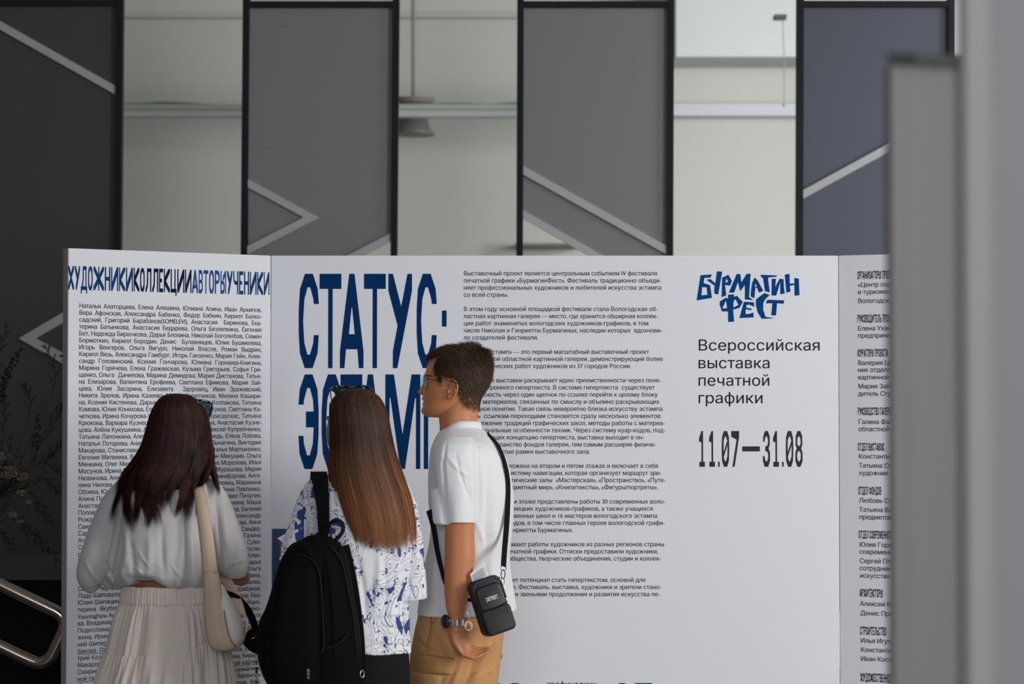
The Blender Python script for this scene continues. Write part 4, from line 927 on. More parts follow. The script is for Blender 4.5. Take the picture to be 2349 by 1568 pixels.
# ------------------------------------------------------------------ woman 1: long dark wavy hair, white blouse, pale skirt
Y1 = 8.0; S1 = Y1 / F
w1 = thing('person', (P(385, 900, Y1).x, Y1, 0), 'person with long dark reddish hair, loose white cropped blouse and pale tiered skirt, from behind', 'person')
M_hair1 = hair_mat('hair_dark_red', (0.0035, 0.0013, 0.0011), (0.055, 0.010, 0.005), 0.58)
hd = loft([(906, 395, 425, Y1 + .01, .02), (912, 375, 445, Y1 + .01, .06), (930, 358, 465, Y1 + .01, .09), (960, 350, 472, Y1 + .01, .102), (990, 352, 468, Y1 + .015, .095), (1010, 362, 458, Y1 + .02, .08), (1030, 375, 445, Y1 + .03, .055)], 40, 40)
nk = loft([(985, 375, 448, Y1, .055), (1040, 375, 445, Y1, .055), (1085, 365, 450, Y1, .06), (1100, 345, 465, Y1, .07)], 20, 30)
tk = loft([(1085, 350, 460, Y1, .07), (1100, 325, 470, Y1, .08), (1130, 300, 478, Y1, .10), (1200, 292, 482, Y1, .11), (1290, 296, 478, Y1, .105), (1345, 290, 478, Y1, .105), (1400, 285, 490, Y1, .12), (1500, 280, 500, Y1, .12), (1560, 300, 480, Y1, .10)], 50, 40)
ra = tube([P(462, 1145, Y1), P(492, 1200, Y1 + .01), P(522, 1262, Y1 + .02), P(548, 1308, Y1 + .02), P(554, 1323, Y1 + .05), P(520, 1310, Y1 + .18), P(470, 1290, Y1 + .27), P(440, 1285, Y1 + .30)], [.030, .028, .026, .028, .031, .028, .024, .02], 18)
la = tube([P(310, 1145, Y1), P(266, 1210, Y1), P(228, 1290, Y1), P(222, 1312, Y1 + .02), P(250, 1300, Y1 + .14), P(320, 1280, Y1 + .25), P(370, 1275, Y1 + .29)], [.030, .028, .028, .030, .028, .024, .02], 18)
lg = [tube([P(x, 1540, Y1), P(x, 1750, Y1), P(x, 1900, Y1), P(x, 2030, Y1)], [.07, .05, .045, .035], 16) for x in (345, 430)]
hnd = [ball(P(430, 1283, Y1 + .315), (.03, .02, .045), 10), ball(P(378, 1273, Y1 + .30), (.03, .02, .045), 10)]
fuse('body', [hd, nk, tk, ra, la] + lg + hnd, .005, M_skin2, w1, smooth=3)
for x in (345, 430):
    v, f = tube([P(x, 2030, Y1 - .04), P(x, 2034, Y1 + .03), P(x, 2036, Y1 + .13)], [(.035, .03), (.04, .028), (.03, .015)], 14); v = [Vector((q.x, q.y, max(q.z, 0))) for q in v]; link_mesh('shoe', v, f, M_shoe, w1, True)
# blouse
M_blouse = mat('blouse_white', (0.52, 0.49, 0.485), 0.85, spec=.15, sheen=.2, bump=.3, bscale=500)
def blouse_disp(th, p):
    w = max(0, (p - 1230) / 110); k = math.sin(th * 9 + 1) * .005 + math.sin(th * 17 + p * .02) * .0028 + math.sin(th * 31) * .0012
    dz = 0
    if p > 1290:
        c = math.cos(th); mid = math.exp(-((c + .30) / .36) ** 2) if math.sin(th) < 0 else 0
        dz = .036 * mid * (p - 1290) / 50 + .002 * math.sin(th * 14) * (p - 1290) / 50
    return k * w, dz
bl_rows = [(1083, 352, 462, Y1, .075), (1092, 318, 480, Y1, .095), (1105, 292, 496, Y1, .115), (1130, 272, 502, Y1, .13), (1180, 262, 500, Y1, .14), (1240, 258, 494, Y1, .15), (1290, 246, 494, Y1, .158), (1318, 244, 493, Y1, .158), (1334, 254, 488, Y1, .148), (1345, 272, 482, Y1, .13)]
b1 = loft(bl_rows, 80, 110, disp=blouse_disp, power=2.2)
b2 = tube([P(x, y, Y1 + d) for x, y, d in spline([(298, 1118, 0), (268, 1160, 0), (246, 1220, 0), (226, 1280, -.01), (212, 1318, 0), (214, 1340, .01), (222, 1352, .01)], 24)], [(float(a) * S1, float(a) * S1 * 1.05) for a in np.interp(np.linspace(0, 1, 24), np.linspace(0, 1, 7), [30, 36, 40, 41, 36, 26, 12])], 40)
b3 = tube([P(x, y, Y1 + d) for x, y, d in spline([(470, 1120, 0), (490, 1155, 0), (512, 1220, -.005), (530, 1280, 0), (536, 1300, .010), (535, 1313, .02)], 24)], [(float(a) * S1, float(a) * S1 * 1.1) for a in np.interp(np.linspace(0, 1, 24), np.linspace(0, 1, 6), [30, 34, 37, 37, 34, 27])], 40)
b4 = tube([P(240, 1320, Y1), P(262, 1344, Y1)], [.03, .012], 16)
fs = [(285, 1130, 250, 1330, 6, -5, -4), (265, 1200, 240, 1335, 5, 4, -4), (232, 1290, 262, 1350, 4, -7, 3), (190, 1290, 235, 1350, 4, 3, -6), (345, 1230, 340, 1330, 9, 5, 4), (375, 1200, 385, 1330, 7, -4, -5), (420, 1180, 410, 1340, 8, 5, 5), (300, 1240, 310, 1330, 7, -4, 3), (320, 1260, 352, 1300, 2, 2.5, -4), (345, 1290, 375, 1300, 2, 2, 3), (395, 1290, 430, 1330, 3, 3, -4), (485, 1140, 500, 1310, 5, -5, 5), (505, 1130, 530, 1300, 7, 4, -6), (520, 1300, 560, 1290, 3, 3, 4), (275, 1120, 290, 1290, 7, 4, 6), (440, 1220, 445, 1330, 6, -4, 3), (545, 1240, 520, 1325, 5, -2.5, 4), (202, 1325, 240, 1352, 2, 2, -5), (310, 1300, 330, 1318, 2, 2.4, 3), (285, 1262, 318, 1272, 2, 1.8, 2)]
fuse('blouse', [b1, b2, b3, b4], .0042, M_blouse, w1, post=folds(fs, Y1 - .12), smooth=3)
# skirt: waistband, gathered upper tier, ruffled lower tier
M_skirt = mat('skirt_cream', (0.65, 0.565, 0.505), 0.85, spec=.15, sheen=.2, noise=.03, nscale=12, bump=.12, bscale=600)
wb_rows = [(1341, 281, 487, Y1, .125), (1350, 280, 489, Y1, .128), (1364, 277, 490, Y1, .130), (1378, 275, 493, Y1, .132), (1382, 276, 492, Y1, .130)]
v, f = loft(wb_rows, 22, 480, disp=lambda th, p: (math.sin(th * 95 + math.sin(p * .15) * .6) * .0011 + math.sin(th * 41) * .0007 + (.0015 if 1357 < p < 1360 else 0), .0012 * math.sin(th * 13)), cap=False, power=2.2); link_mesh('waistband', v, f, M_skirt, w1, True)
def tierline(th): return 1492 - 34 * max(0, math.cos(th) - .05) ** 1.0   # seam rises to the right
def skirt_disp(th, p):
    ph = 5.5 * math.sin(th * 3.1 + 1) + 2.5 * math.sin(th * 7.3)
    g = min(1, (p - 1378) / 30); tl = tierline(th)
    a = .0020 * math.sin(th * 62 + ph * 2) * (1.2 - 1.0 * min(1, (p - 1378) / 70)) + .0042 * g * math.sin(th * 25 + ph * 1.6) * (.6 + .4 * math.sin(th * 5 + 1)) + .007 * g * math.sin(th * 12 + 2 + 1.2 * math.sin(th * 3))
    if p > tl: h = (p - tl); a += .003 + .0022 * math.sin(th * 78 + ph * 2) * math.exp(-h / 45) + .007 * min(1, h / 60) * math.sin(th * 21 + ph * 1.7)
    if abs(p - tl) < 2.5: a -= .002
    return a * 1.0, 0
sk_rows = [(1380, 276, 492, Y1, .130), (1400, 268, 500, Y1, .14), (1440, 256, 511, Y1, .155), (1490, 243, 519, Y1, .17), (1530, 230, 525, Y1, .185), (1570, 219, 530, Y1, .20), (1700, 195, 550, Y1, .23), (1920, 165, 575, Y1, .26)]
v, f = loft(sk_rows, 170, 620, disp=skirt_disp, cap=False, power=2.1); link_mesh('skirt', v, f, M_skirt, w1, True)
# hair: inner mass plus wavy locks
h1_rows = [(901, 398, 408, Y1 - .005, .008), (905, 380, 432, Y1 - .005, .05), (912, 369, 446, Y1 - .005, .078), (928, 357, 461, Y1 - .005, .103), (950, 347, 473, Y1, .115), (985, 337, 481, Y1 - .01, .118), (1020, 328, 484, Y1 - .03, .105), (1060, 305, 486, Y1 - .055, .085), (1090, 284, 478, Y1 - .075, .075), (1120, 276, 466, Y1 - .09, .06), (1160, 272, 462, Y1 - .10, .052), (1215, 270, 458, Y1 - .105, .042)]
def hair_pos(rows, th, ps, k=1.0):
    R = rows_at(rows, ps); out = []
    for r, p in zip(R, ps):
        a = P(r[1], p, r[3]); b = P(r[2], p, r[3]); cx = (a.x + b.x) / 2; hw = (b.x - a.x) / 2
        out.append((cx + hw * k * math.cos(th), r[3] + r[4] * k * math.sin(th), a.z))
    return np.array(out)
def inner(rows, pmax, k=.93):
    ps = np.linspace(rows[0][0] + 1, pmax, 30); V = []; Fc = []; n = 40
    for p in ps:
        for j in range(n): V.append(tuple(hair_pos(rows, 2 * PI * j / n, [p], k)[0]))
    for i in range(29):
        for j in range(n): Fc.append((i * n + j, (i + 1) * n + j, (i + 1) * n + (j + 1) % n, i * n + (j + 1) % n))
    Fc += [tuple(range(n)), tuple(29 * n + j for j in range(n))[::-1]]; return V, Fc
rg = np.random.default_rng(11)
# locks: (theta on the head, end x, end y, share)
pth = []; nor = []; wd = []; vr = []; K = 26
ends = [(268, 1132), (262, 1196), (283, 1168), (298, 1214), (318, 1200), (338, 1206), (358, 1198), (366, 1170), (388, 1150), (408, 1178), (424, 1188), (430, 1160), (452, 1178), (444, 1140)]
def add_lock(th0, xe, ye, n, spread, side=0, front=False, wave=1.0):
    for q in range(n):
        th = th0 + rg.normal(0, spread); t = np.linspace(0, 1, K) ** 1.0; yl = ye + rg.normal(0, 9); y0 = 903 + 14 * rg.random() ** 2
        ps = y0 + (yl - y0) * t; kk = 1.0 + rg.normal(0, .012)
        pts = hair_pos(h1_rows, th, np.minimum(ps, 1214), kk)
        zz = np.array([P(0, p, Y1).z for p in ps]); pts[:, 2] = zz
        # bend towards the lock's end below the shoulders
        w = np.clip((ps - 1010) / (ye - 1010), 0, 1) ** 1.6; dx = P(xe + rg.normal(0, 3.6), ye, pts[-1, 1]).x - pts[-1, 0]
        pts[:, 0] += dx * w
        ph = xe * .21; pts[:, 0] += wave * S1 * 4.0 * np.sin((ps - 900) * .045 + ph) * np.clip((ps - 960) / 160, 0, 1); pts[:, 1] += wave * .006 * np.cos((ps - 900) * .05 + ph) * np.clip((ps - 960) / 160, 0, 1)
        fz = rg.random() < .08
        if fz: pts[:, 0] += np.sign(pts[:, 0] - P(400, 900, Y1).x) * S1 * rg.uniform(2, 12) * w ** 1.2; pts[:, 0] += S1 * 2 * np.sin(ps * .12 + rg.random() * 6) * w
        pth.append(pts); c = np.stack([np.full(K, math.cos(th)), np.full(K, math.sin(th)), np.zeros(K)], 1); nor.append(c)
        wd.append((rg.uniform(.0008, .0022)) * (.45 if fz else 1)); vr.append(min(1, max(0, .35 + .35 * math.sin(th * 9 + xe) + rg.normal(0, .22))))
for i in range(150):
    th = -PI + (i + .5) / 150 * PI                  # across the back, left to right
    th = -PI - .35 + (i + .5) / 150 * (PI + .55)
    u = (i + .5) / 150; e = ends[min(len(ends) - 1, int(u * len(ends)))]
    for q in range(5):
        i2 = min(len(ends) - 1, int(min(.999, max(0, u + rg.normal(0, .018))) * len(ends))); e = ends[i2]
        add_lock(th, e[0] + rg.normal(0, 3.2), e[1] - abs(rg.normal(0, 13)), 7, .03, wave=1.7)
# front-right lock falling over the shoulder
for i in range(36):
    th = -.25 + i / 36 * .8
    n0 = len(pth); add_lock(th, 505, 1122, 26, .03, wave=.4)
    for j in range(n0, len(pth)):
        p = pth[j]; pz = (P(0, 1000, Y1).z - p[:, 2]) / (P(0, 1000, Y1).z - P(0, 1122, Y1).z); w = np.clip(pz, 0, 1)
        p[:, 1] += .015 * w; xs_ = np.interp(w, [0, .25, .5, .8, 1], [482, 483, 487, 499, 507]); tgt = np.array([P(x, 1000, Y1).x for x in xs_]); off = (j % 26 - 13) * S1 * .75
        p[:, 0] = np.where(pz > 0, p[:, 0] * (1 - np.clip(pz * 4, 0, 1)) + (tgt + off * (1 - .6 * w)) * np.clip(pz * 4, 0, 1), p[:, 0])
strands('hair', (np.array(pth), np.array(nor)), wd, M_hair1, w1, np.array(vr), inner(h1_rows, 1120))

# ------------------------------------------------------------------ woman 2: long straight brown hair, white shirt with blue ink drawing
Y2 = 7.95; S2 = Y2 / F
w2 = thing('person', (P(830, 900, Y2).x, Y2, 0), 'person with long straight brown hair and white shirt with blue ink print, from behind', 'person')
M_hair2 = hair_mat('hair_straight_brown', (0.010, 0.0045, 0.003), (0.125, 0.050, 0.023), 0.5, P(0, 1245, Y2).z, P(0, 1010, Y2).z, (0.14, 0.045, 0.015), (0.68, 0.28, 0.11))
hd = loft([(897, 795, 845, Y2 + .01, .03), (904, 775, 862, Y2 + .01, .07), (920, 764, 872, Y2 + .01, .092), (945, 759, 880, Y2 + .01, .10), (962, 753, 880, Y2 + .02, .10), (975, 750, 876, Y2 + .03, .095), (987, 748, 868, Y2 + .035, .088), (1000, 748.5, 860, Y2 + .035, .08), (1012, 750, 850, Y2 + .035, .07), (1024, 754, 840, Y2 + .035, .06), (1034, 764, 828, Y2 + .03, .045)], 44, 44)
nsb = ball(P(752, 958, Y2 + .04), (.008, .015, .008), 8)
nk = loft([(990, 780, 858, Y2, .055), (1040, 782, 858, Y2, .055), (1080, 770, 870, Y2, .06), (1096, 755, 885, Y2, .07)], 20, 30)
tk = loft([(1085, 760, 880, Y2, .07), (1100, 735, 908, Y2, .075), (1130, 722, 920, Y2, .09), (1250, 730, 920, Y2, .10), (1350, 745, 915, Y2, .095), (1450, 740, 922, Y2, .10), (1520, 735, 928, Y2, .11), (1570, 750, 910, Y2, .10)], 50, 40)
ra = tube([P(905, 1135, Y2), P(938, 1210, Y2), P(948, 1300, Y2 + .02), P(935, 1330, Y2 + .12), P(900, 1300, Y2 + .22)], [.033, .033, .030, .026, .02], 16)
la = tube([P(742, 1135, Y2), P(696, 1200, Y2), P(672, 1290, Y2 + .01), P(665, 1290, Y2 + .10), P(660, 1262, Y2 + .19)], [.033, .033, .030, .026, .02], 16)
lg = [tube([P(x, 1540, Y2), P(x, 1750, Y2), P(x, 1900, Y2), P(x, 2040, Y2)], [.055, .045, .040, .035], 16) for x in (788, 885)]
hn = [ball(P(658, 1255, Y2 + .20), (.025, .02, .045), 10), ball(P(895, 1296, Y2 + .235), (.03, .02, .045), 10)]
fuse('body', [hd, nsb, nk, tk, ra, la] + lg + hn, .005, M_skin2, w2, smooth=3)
for x in (788, 885):
    v, f = tube([P(x, 2016, Y2 - .04), P(x, 2022, Y2 + .03), P(x, 2026, Y2 + .13)], [(.04, .035), (.045, .032), (.035, .018)], 14); v = [Vector((q.x, q.y, max(q.z, 0))) for q in v]; link_mesh('shoe', v, f, M_black, w2, True)
# printed shirt
def ink_mat():
    m = bpy.data.materials.new('ink_print_cotton'); m.use_nodes = True; nt = m.node_tree; b = nt.nodes['Principled BSDF']; b.inputs['Roughness'].default_value = .8; b.inputs['Specular IOR Level'].default_value = .2; b.inputs['Sheen Weight'].default_value = .15
    N = lambda t, **k: [setattr(n, a, v) or n for n in [nt.nodes.new(t)] for a, v in (k.items() or [('label', '')])][-1]
    tc = nt.nodes.new('ShaderNodeTexCoord'); mp = nt.nodes.new('ShaderNodeMapping'); mp.inputs['Scale'].default_value = (1.25, .6, .85); mp.inputs['Rotation'].default_value = (0, .5, 0); nt.links.new(tc.outputs['Object'], mp.inputs[0])
    def noise(scale, det, dist, seed):
        n = nt.nodes.new('ShaderNodeTexNoise'); n.noise_dimensions = '4D'; n.inputs['W'].default_value = seed; n.inputs['Scale'].default_value = scale; n.inputs['Detail'].default_value = det; n.inputs['Distortion'].default_value = dist
        nt.links.new(mp.outputs[0], n.inputs['Vector']); return n.outputs['Fac']
    def mth(op, a, c, clamp=False):
        n = nt.nodes.new('ShaderNodeMath'); n.operation = op; n.use_clamp = clamp
        for i, x in enumerate((a, c)):
            if hasattr(x, 'links') or hasattr(x, 'is_linked'): nt.links.new(x, n.inputs[i])
            else: n.inputs[i].default_value = x
        return n.outputs[0]
    def contour(fac, mul, wid):
        fr = mth('FRACT', mth('MULTIPLY', fac, mul), 0); return mth('LESS_THAN', mth('ABSOLUTE', mth('SUBTRACT', fr, .5), 0), wid)
    big = noise(4.0, 1, .6, 3.1)
    l1 = contour(noise(8, 1.2, 2.6, 1.7), 10, .07)
    l2 = contour(noise(15, 1.0, 1.6, 5.2), 6, .05)
    busy = mth('GREATER_THAN', big, .47)
    lines = mth('MAXIMUM', mth('MULTIPLY', l1, busy), mth('MULTIPLY', l2, mth('GREATER_THAN', noise(5, 1, 0, 9.4), .52)))
    blob = mth('MULTIPLY', mth('GREATER_THAN', noise(9, .5, 2.4, 7.7), .635), mth('GREATER_THAN', noise(26, .5, 1.6, 2.2), .44))
    fac = mth('MAXIMUM', lines, blob)
    mx = nt.nodes.new('ShaderNodeMix'); mx.data_type = 'RGBA'; mx.inputs['A'].default_value = (.78, .78, .80, 1); mx.inputs['B'].default_value = (.035, .06, .22, 1); nt.links.new(fac, mx.inputs['Factor']); nt.links.new(mx.outputs['Result'], b.inputs['Base Color']); return m
M_ink_shirt = ink_mat()
ps_rows = [(1086, 755, 885, Y2, .075), (1094, 728, 915, Y2, .09), (1106, 712, 935, Y2, .105), (1130, 703, 945, Y2, .118), (1200, 712, 946, Y2, .125), (1280, 728, 942, Y2, .128), (1350, 735, 940, Y2, .128), (1400, 738, 936, Y2, .13), (1430, 738, 938, Y2, .135), (1460, 735, 938, Y2, .14), (1490, 733, 941, Y2, .145)]
def ps_disp(th, p):
    w = max(0, (p - 1200) / 290); dz = 0
    if p > 1440: dz = (-.008 * math.cos(th) + .003 * math.sin(th * 6)) * (p - 1440) / 50
    return (math.sin(th * 8 + 2) * .004 + math.sin(th * 15 + p * .015) * .002) * w, dz
q1 = loft(ps_rows, 90, 100, disp=ps_disp, power=2.25)
q2 = tube([P(x, y, Y2) for x, y in spline([(735, 1112), (715, 1150), (695, 1210), (675, 1262), (668, 1290)], 20)], [(float(a) * S2, float(a) * S2 * 1.1) for a in np.interp(np.linspace(0, 1, 20), np.linspace(0, 1, 5), [26, 30, 31, 28, 26])], 40)
q3 = tube([P(x, y, Y2) for x, y in spline([(900, 1112), (928, 1160), (940, 1240), (947, 1320), (950, 1366), (951, 1376)], 20)], [(float(a) * S2, float(a) * S2 * 1.15) for a in np.interp(np.linspace(0, 1, 20), np.linspace(0, 1, 6), [20, 25, 26, 26, 26, 25])], 40)
fs = [(900, 1270, 935, 1400, 4, -4, 5), (870, 1260, 860, 1400, 8, 4, 4), (820, 1280, 840, 1420, 7, -4, 4), (905, 1230, 920, 1380, 6, 4, -3), (840, 1420, 935, 1412, 4, 5, 8), (850, 1440, 935, 1450, 4, -4, 6), (850, 1462, 940, 1468, 5, 4, -6), (790, 1300, 800, 1440, 6, 4, 3), (695, 1120, 690, 1250, 6, 4, 6), (715, 1110, 705, 1240, 5, -4, 4), (920, 1300, 945, 1375, 3, -4, 3), (880, 1290, 885, 1400, 5, -3, 3), (926, 1382, 938, 1400, 4, -5)]
fuse('printed_shirt', [q1, q2, q3], .0042, M_ink_shirt, w2, post=folds(fs, Y2 - .11), smooth=3)
M_pants = mat('trousers_black', (0.010, 0.010, 0.012), .8, spec=.1)
p1 = loft([(1470, 742, 934, Y2, .13), (1500, 738, 938, Y2, .138), (1540, 736, 941, Y2, .14), (1580, 736, 941, Y2, .14)], 24, 50, power=2.3)
def pl(x): return loft([(1560, x - 52, x + 52, Y2, .10), (1700, x - 44, x + 44, Y2, .085), (1900, x - 36, x + 36, Y2, .07), (2012, x - 36, x + 36, Y2, .07)], 24, 30)
fuse('trousers', [p1, pl(788), pl(886)], .006, M_pants, w2, smooth=3)
# straight hair
h2_rows = [(890, 812, 826, Y2 - .005, .008), (893, 795, 846, Y2 - .005, .045), (899, 779, 857, Y2 - .005, .075), (912, 766, 871, Y2 - .005, .10), (930, 757, 881, Y2 - .005, .115), (955, 757, 889, Y2 - .01, .118), (990, 758, 896, Y2 - .02, .11), (1030, 757, 904, Y2 - .04, .095), (1070, 755, 916, Y2 - .06, .08), (1110, 760, 930, Y2 - .075, .065), (1150, 768, 943, Y2 - .085, .055), (1200, 783, 951, Y2 - .095, .045), (1262, 797, 955, Y2 - .10, .038)]
pth = []; nor = []; wd = []; vr = []; K = 24
for i in range(7200):
    th = -PI - .28 + rg.random() * (PI + .75)
    y0 = 893 + 16 * rg.random() ** 2; u = (th + PI) / PI
    ye = np.interp(u, [-.1, .0, .12, .25, .45, .7, .95, 1.1], [1105, 1150, 1215, 1243, 1256, 1256, 1247, 1225]) + rg.normal(0, 4.5) - 12 * rg.random() ** 3 * 3
    ps = y0 + (ye - y0) * np.linspace(0, 1, K); g = (math.sin(th * 13 + 1) * .006 + math.sin(th * 29) * .004)
    pts = hair_pos(h2_rows, th, ps, 1.0 + rg.normal(0, .010) + g)
    w = np.clip((ps - 960) / 290, 0, 1); pts[:, 0] += S2 * (rg.normal(0, 1.8) * w + 1.5 * np.sin(ps * .03 + th * 20) * w)
    stray = rg.random() < .022
    if stray: pts[:, 0] += S2 * rg.normal(0, 9) * w ** 1.5; pts[:, 1] -= .012 * w
    pth.append(pts); nor.append(np.tile([math.cos(th), math.sin(th), 0], (K, 1))); wd.append(rg.uniform(.0007, .0019) * (.5 if stray else 1))
    vr.append(min(1, max(0, .30 + .12 * math.sin(th * 11) + .08 * math.sin(th * 47 + 1) + (.22 if th > -.7 else 0) + rg.normal(0, .24))))
strands('hair', (np.array(pth), np.array(nor)), wd, M_hair2, w2, np.array(vr), inner(h2_rows, 1205, .94))
# ------------------------------------------------------------------ things carried and worn
M_blk = mat('fabric_black', (0.0038, 0.0038, 0.0045), .85, spec=.06, bump=.3, bscale=900)
M_blk2 = mat('leather_black', (0.006, 0.008, 0.012), .42, spec=.35, bump=.12, bscale=500)
M_web = mat('webbing_black', (0.008, 0.008, 0.011), .8, spec=.1)
M_gloss = mat('acetate_black', (0.006, 0.006, 0.008), .12, spec=.6)
M_wire = mat('metal_black', (0.01, 0.01, 0.012), .3, metal=.4)
M_silver = mat('steel', (0.72, 0.72, 0.74), .22, metal=1.0); M_gun = mat('gunmetal', (0.05, 0.055, 0.07), .25, metal=.9)
M_paper = mat('paper_white', (0.78, 0.79, 0.82), .8, spec=.2); M_white = mat('print_white', (0.85, 0.85, 0.85), .6)
M_glass = bpy.data.materials.new('clear_lens'); M_glass.use_nodes = True
b = M_glass.node_tree.nodes['Principled BSDF']; b.inputs['Base Color'].default_value = (.9, .93, 1, 1); b.inputs['Transmission Weight'].default_value = 1; b.inputs['Roughness'].default_value = .02; b.inputs['IOR'].default_value = 1.08
M_tint = bpy.data.materials.new('tinted_lens'); M_tint.use_nodes = True
b = M_tint.node_tree.nodes['Principled BSDF']; b.inputs['Base Color'].default_value = (.10, .13, .17, 1); b.inputs['Transmission Weight'].default_value = .85; b.inputs['Roughness'].default_value = .05; b.inputs['IOR'].default_value = 1.1
def ribbon(path, normals, widths, th=.002):
    path = [Vector(p) for p in path]; k = len(path); V = []; Fc = []
    for i, p in enumerate(path):
        t = (path[min(i + 1, k - 1)] - path[max(i - 1, 0)]).normalized(); n = Vector(normals[i] if isinstance(normals, list) else normals); n = (n - t * n.dot(t)).normalized(); s = t.cross(n); w = widths[i] / 2
        V += [p - s * w, p + s * w, p + s * w + n * th, p - s * w + n * th]
    for i in range(k - 1):
        for j in range(4): Fc.append((i * 4 + j, i * 4 + (j + 1) % 4, i * 4 + 4 + (j + 1) % 4, i * 4 + 4 + j))
    Fc += [(3, 2, 1, 0), tuple((k - 1) * 4 + j for j in range(4))]; return V, Fc
def sp3(pts, n=24):
    """pts (px,py,Y) -> n world points"""
    return [P(*q) for q in spline(pts, n)]
def plate(name, pts, Y, th, m, parent, tilt=None):
    """thin solid plate with outline pts (px,py[,Y])"""
    A = [P(q[0], q[1], q[2] if len(q) > 2 else Y) for q in pts]; n = len(A); L = [[Vector((a.x, a.z, 0)) for a in A]]; T = geometry.tessellate_polygon(L)
    V = A + [a + Vector((0, th, 0)) for a in A]; Fc = [tuple(t) for t in T] + [tuple(i + n for i in t)[::-1] for t in T] + [(i, (i + 1) % n, (i + 1) % n + n, i + n) for i in range(n)]
    return link_mesh(name, V, Fc, m, parent)
def ring_at(c, nx, r, rt, n=20, sc=(1, 1)):
    q = Vector(nx).to_track_quat('Z', 'Y'); pts = [Vector(c) + q @ Vector((r * sc[0] * math.cos(2 * PI * i / n), r * sc[1] * math.sin(2 * PI * i / n), 0)) for i in range(n)]
    return tube(pts, rt, 8, closed=True)
# glasses of the man
t = thing('eyeglasses', P(976, 877, YM - .05), 'thin black round wire eyeglasses on the nose of the person in the polo shirt', 'glasses')
hvx = Vector((.0085, -.0215, 0)); cN = P(976.0, 877, YM - .036); cF = cN + Vector((-.008, .066, 0)); up_ = Vector((.001, 0, 1))
for c in (cN, cF):
    pts = [c + hvx * math.cos(a) + up_ * (16 * SM * math.sin(a)) for a in np.linspace(0, 2 * PI, 37)[:-1]]
    v, f = tube(pts, .0009, 8, closed=True); link_mesh('rim', v, f, M_wire, t, True)
    q = [c + Vector((0, 0, 0))] + [c + (p - c) * .97 for p in pts]; q2 = [p + Vector((.0012, 0, 0)) for p in q]; n = len(pts)
    Fc = [(0, 1 + i, 1 + (i + 1) % n) for i in range(n)] + [(n + 1, n + 2 + (i + 1) % n, n + 2 + i) for i in range(n)] + [(1 + i, n + 2 + i, n + 2 + (i + 1) % n, 1 + (i + 1) % n) for i in range(n)]
    link_mesh('lens', q + q2, Fc, M_glass, t)
v, f = tube([cN - hvx + up_ * .004, (cN + cF) / 2 + Vector((-.002, 0, .008)), cF + hvx + up_ * .004], .0009, 8); link_mesh('bridge', v, f, M_wire, t, True)
v, f = tube(sp3([(982, 869.5, YM - .060), (1000, 870.3, YM - .078), (1028, 872, YM - .090), (1040, 874.5, YM - .094), (1050, 881, YM - .092), (1056, 889, YM - .088)], 24), [.0010] * 12 + [.0020] * 12, 8); link_mesh('temple', v, f, M_wire, t, True)
v, f = tube(sp3([(974, 869.5, YM + .050), (1000, 870.3, YM + .078), (1040, 873, YM + .085), (1056, 889, YM + .08)], 16), .0012, 8); link_mesh('temple', v, f, M_wire, t, True)
# wristwatch
t = thing('wristwatch', P(1020, 1424, YA), 'round black smartwatch on a silver link band on the bent wrist', 'watch')
nrm = Vector((-.80, -.60, .02)).normalized(); q = nrm.to_track_quat('Z', 'Y'); cc = P(1024, 1424.5, YA - .019)
def disc(prof, c, q, n=40):
    V = []; Fc = []
    for r, z in prof: V += [c + q @ Vector((r * math.cos(2 * PI * j / n), r * math.sin(2 * PI * j / n), z)) for j in range(n)]
    k = len(prof)
    for i in range(k - 1):
        for j in range(n): Fc.append((i * n + j, i * n + (j + 1) % n, (i + 1) * n + (j + 1) % n, (i + 1) * n + j))
    return V, Fc + [tuple(range(n))[::-1], tuple((k - 1) * n + j for j in range(n))]
v, f = disc([(.0175, -.005), (.0205, -.003), (.0212, .002), (.0205, .0045)], cc, q); link_mesh('case', v, f, mat('case_steel', (.35, .37, .42), .2, metal=1), t, True)
v, f = disc([(.0220, .0015), (.0232, .0035), (.0228, .0062), (.0195, .0078)], cc, q); link_mesh('bezel', v, f, M_gloss, t, True)
v, f = tube([cc + q @ Vector((.021, .006, 0)), cc + q @ Vector((.0245, .007, 0))], .0022, 10); link_mesh('crown', v, f, M_silver, t)
wc = P(1047, 1426, YA)
for i in range(15):
    a = math.radians(-118 + i * 17.5); rx, ry = 16.0 * S7, .0285
    p = wc + Vector((rx * math.cos(a), ry * math.sin(a), 0.0 - .001 * math.cos(a))); tg = Vector((-rx * math.sin(a), ry * math.cos(a), 0)).normalized(); nn = Vector((tg.y, -tg.x, 0))
    Mx = Matrix((( tg.x, nn.x, 0, p.x), (tg.y, nn.y, 0, p.y), (0, 0, 1, p.z), (0, 0, 0, 1)))
    bm = bmesh.new(); box(bm, (-.0034, -.001, -.0098), (.0034, .0022, .0098), .0006, Mx); obj('band_link', bm, M_silver if i % 2 else mat('steel_pale', (.80, .79, .78), .35, metal=.8), t)
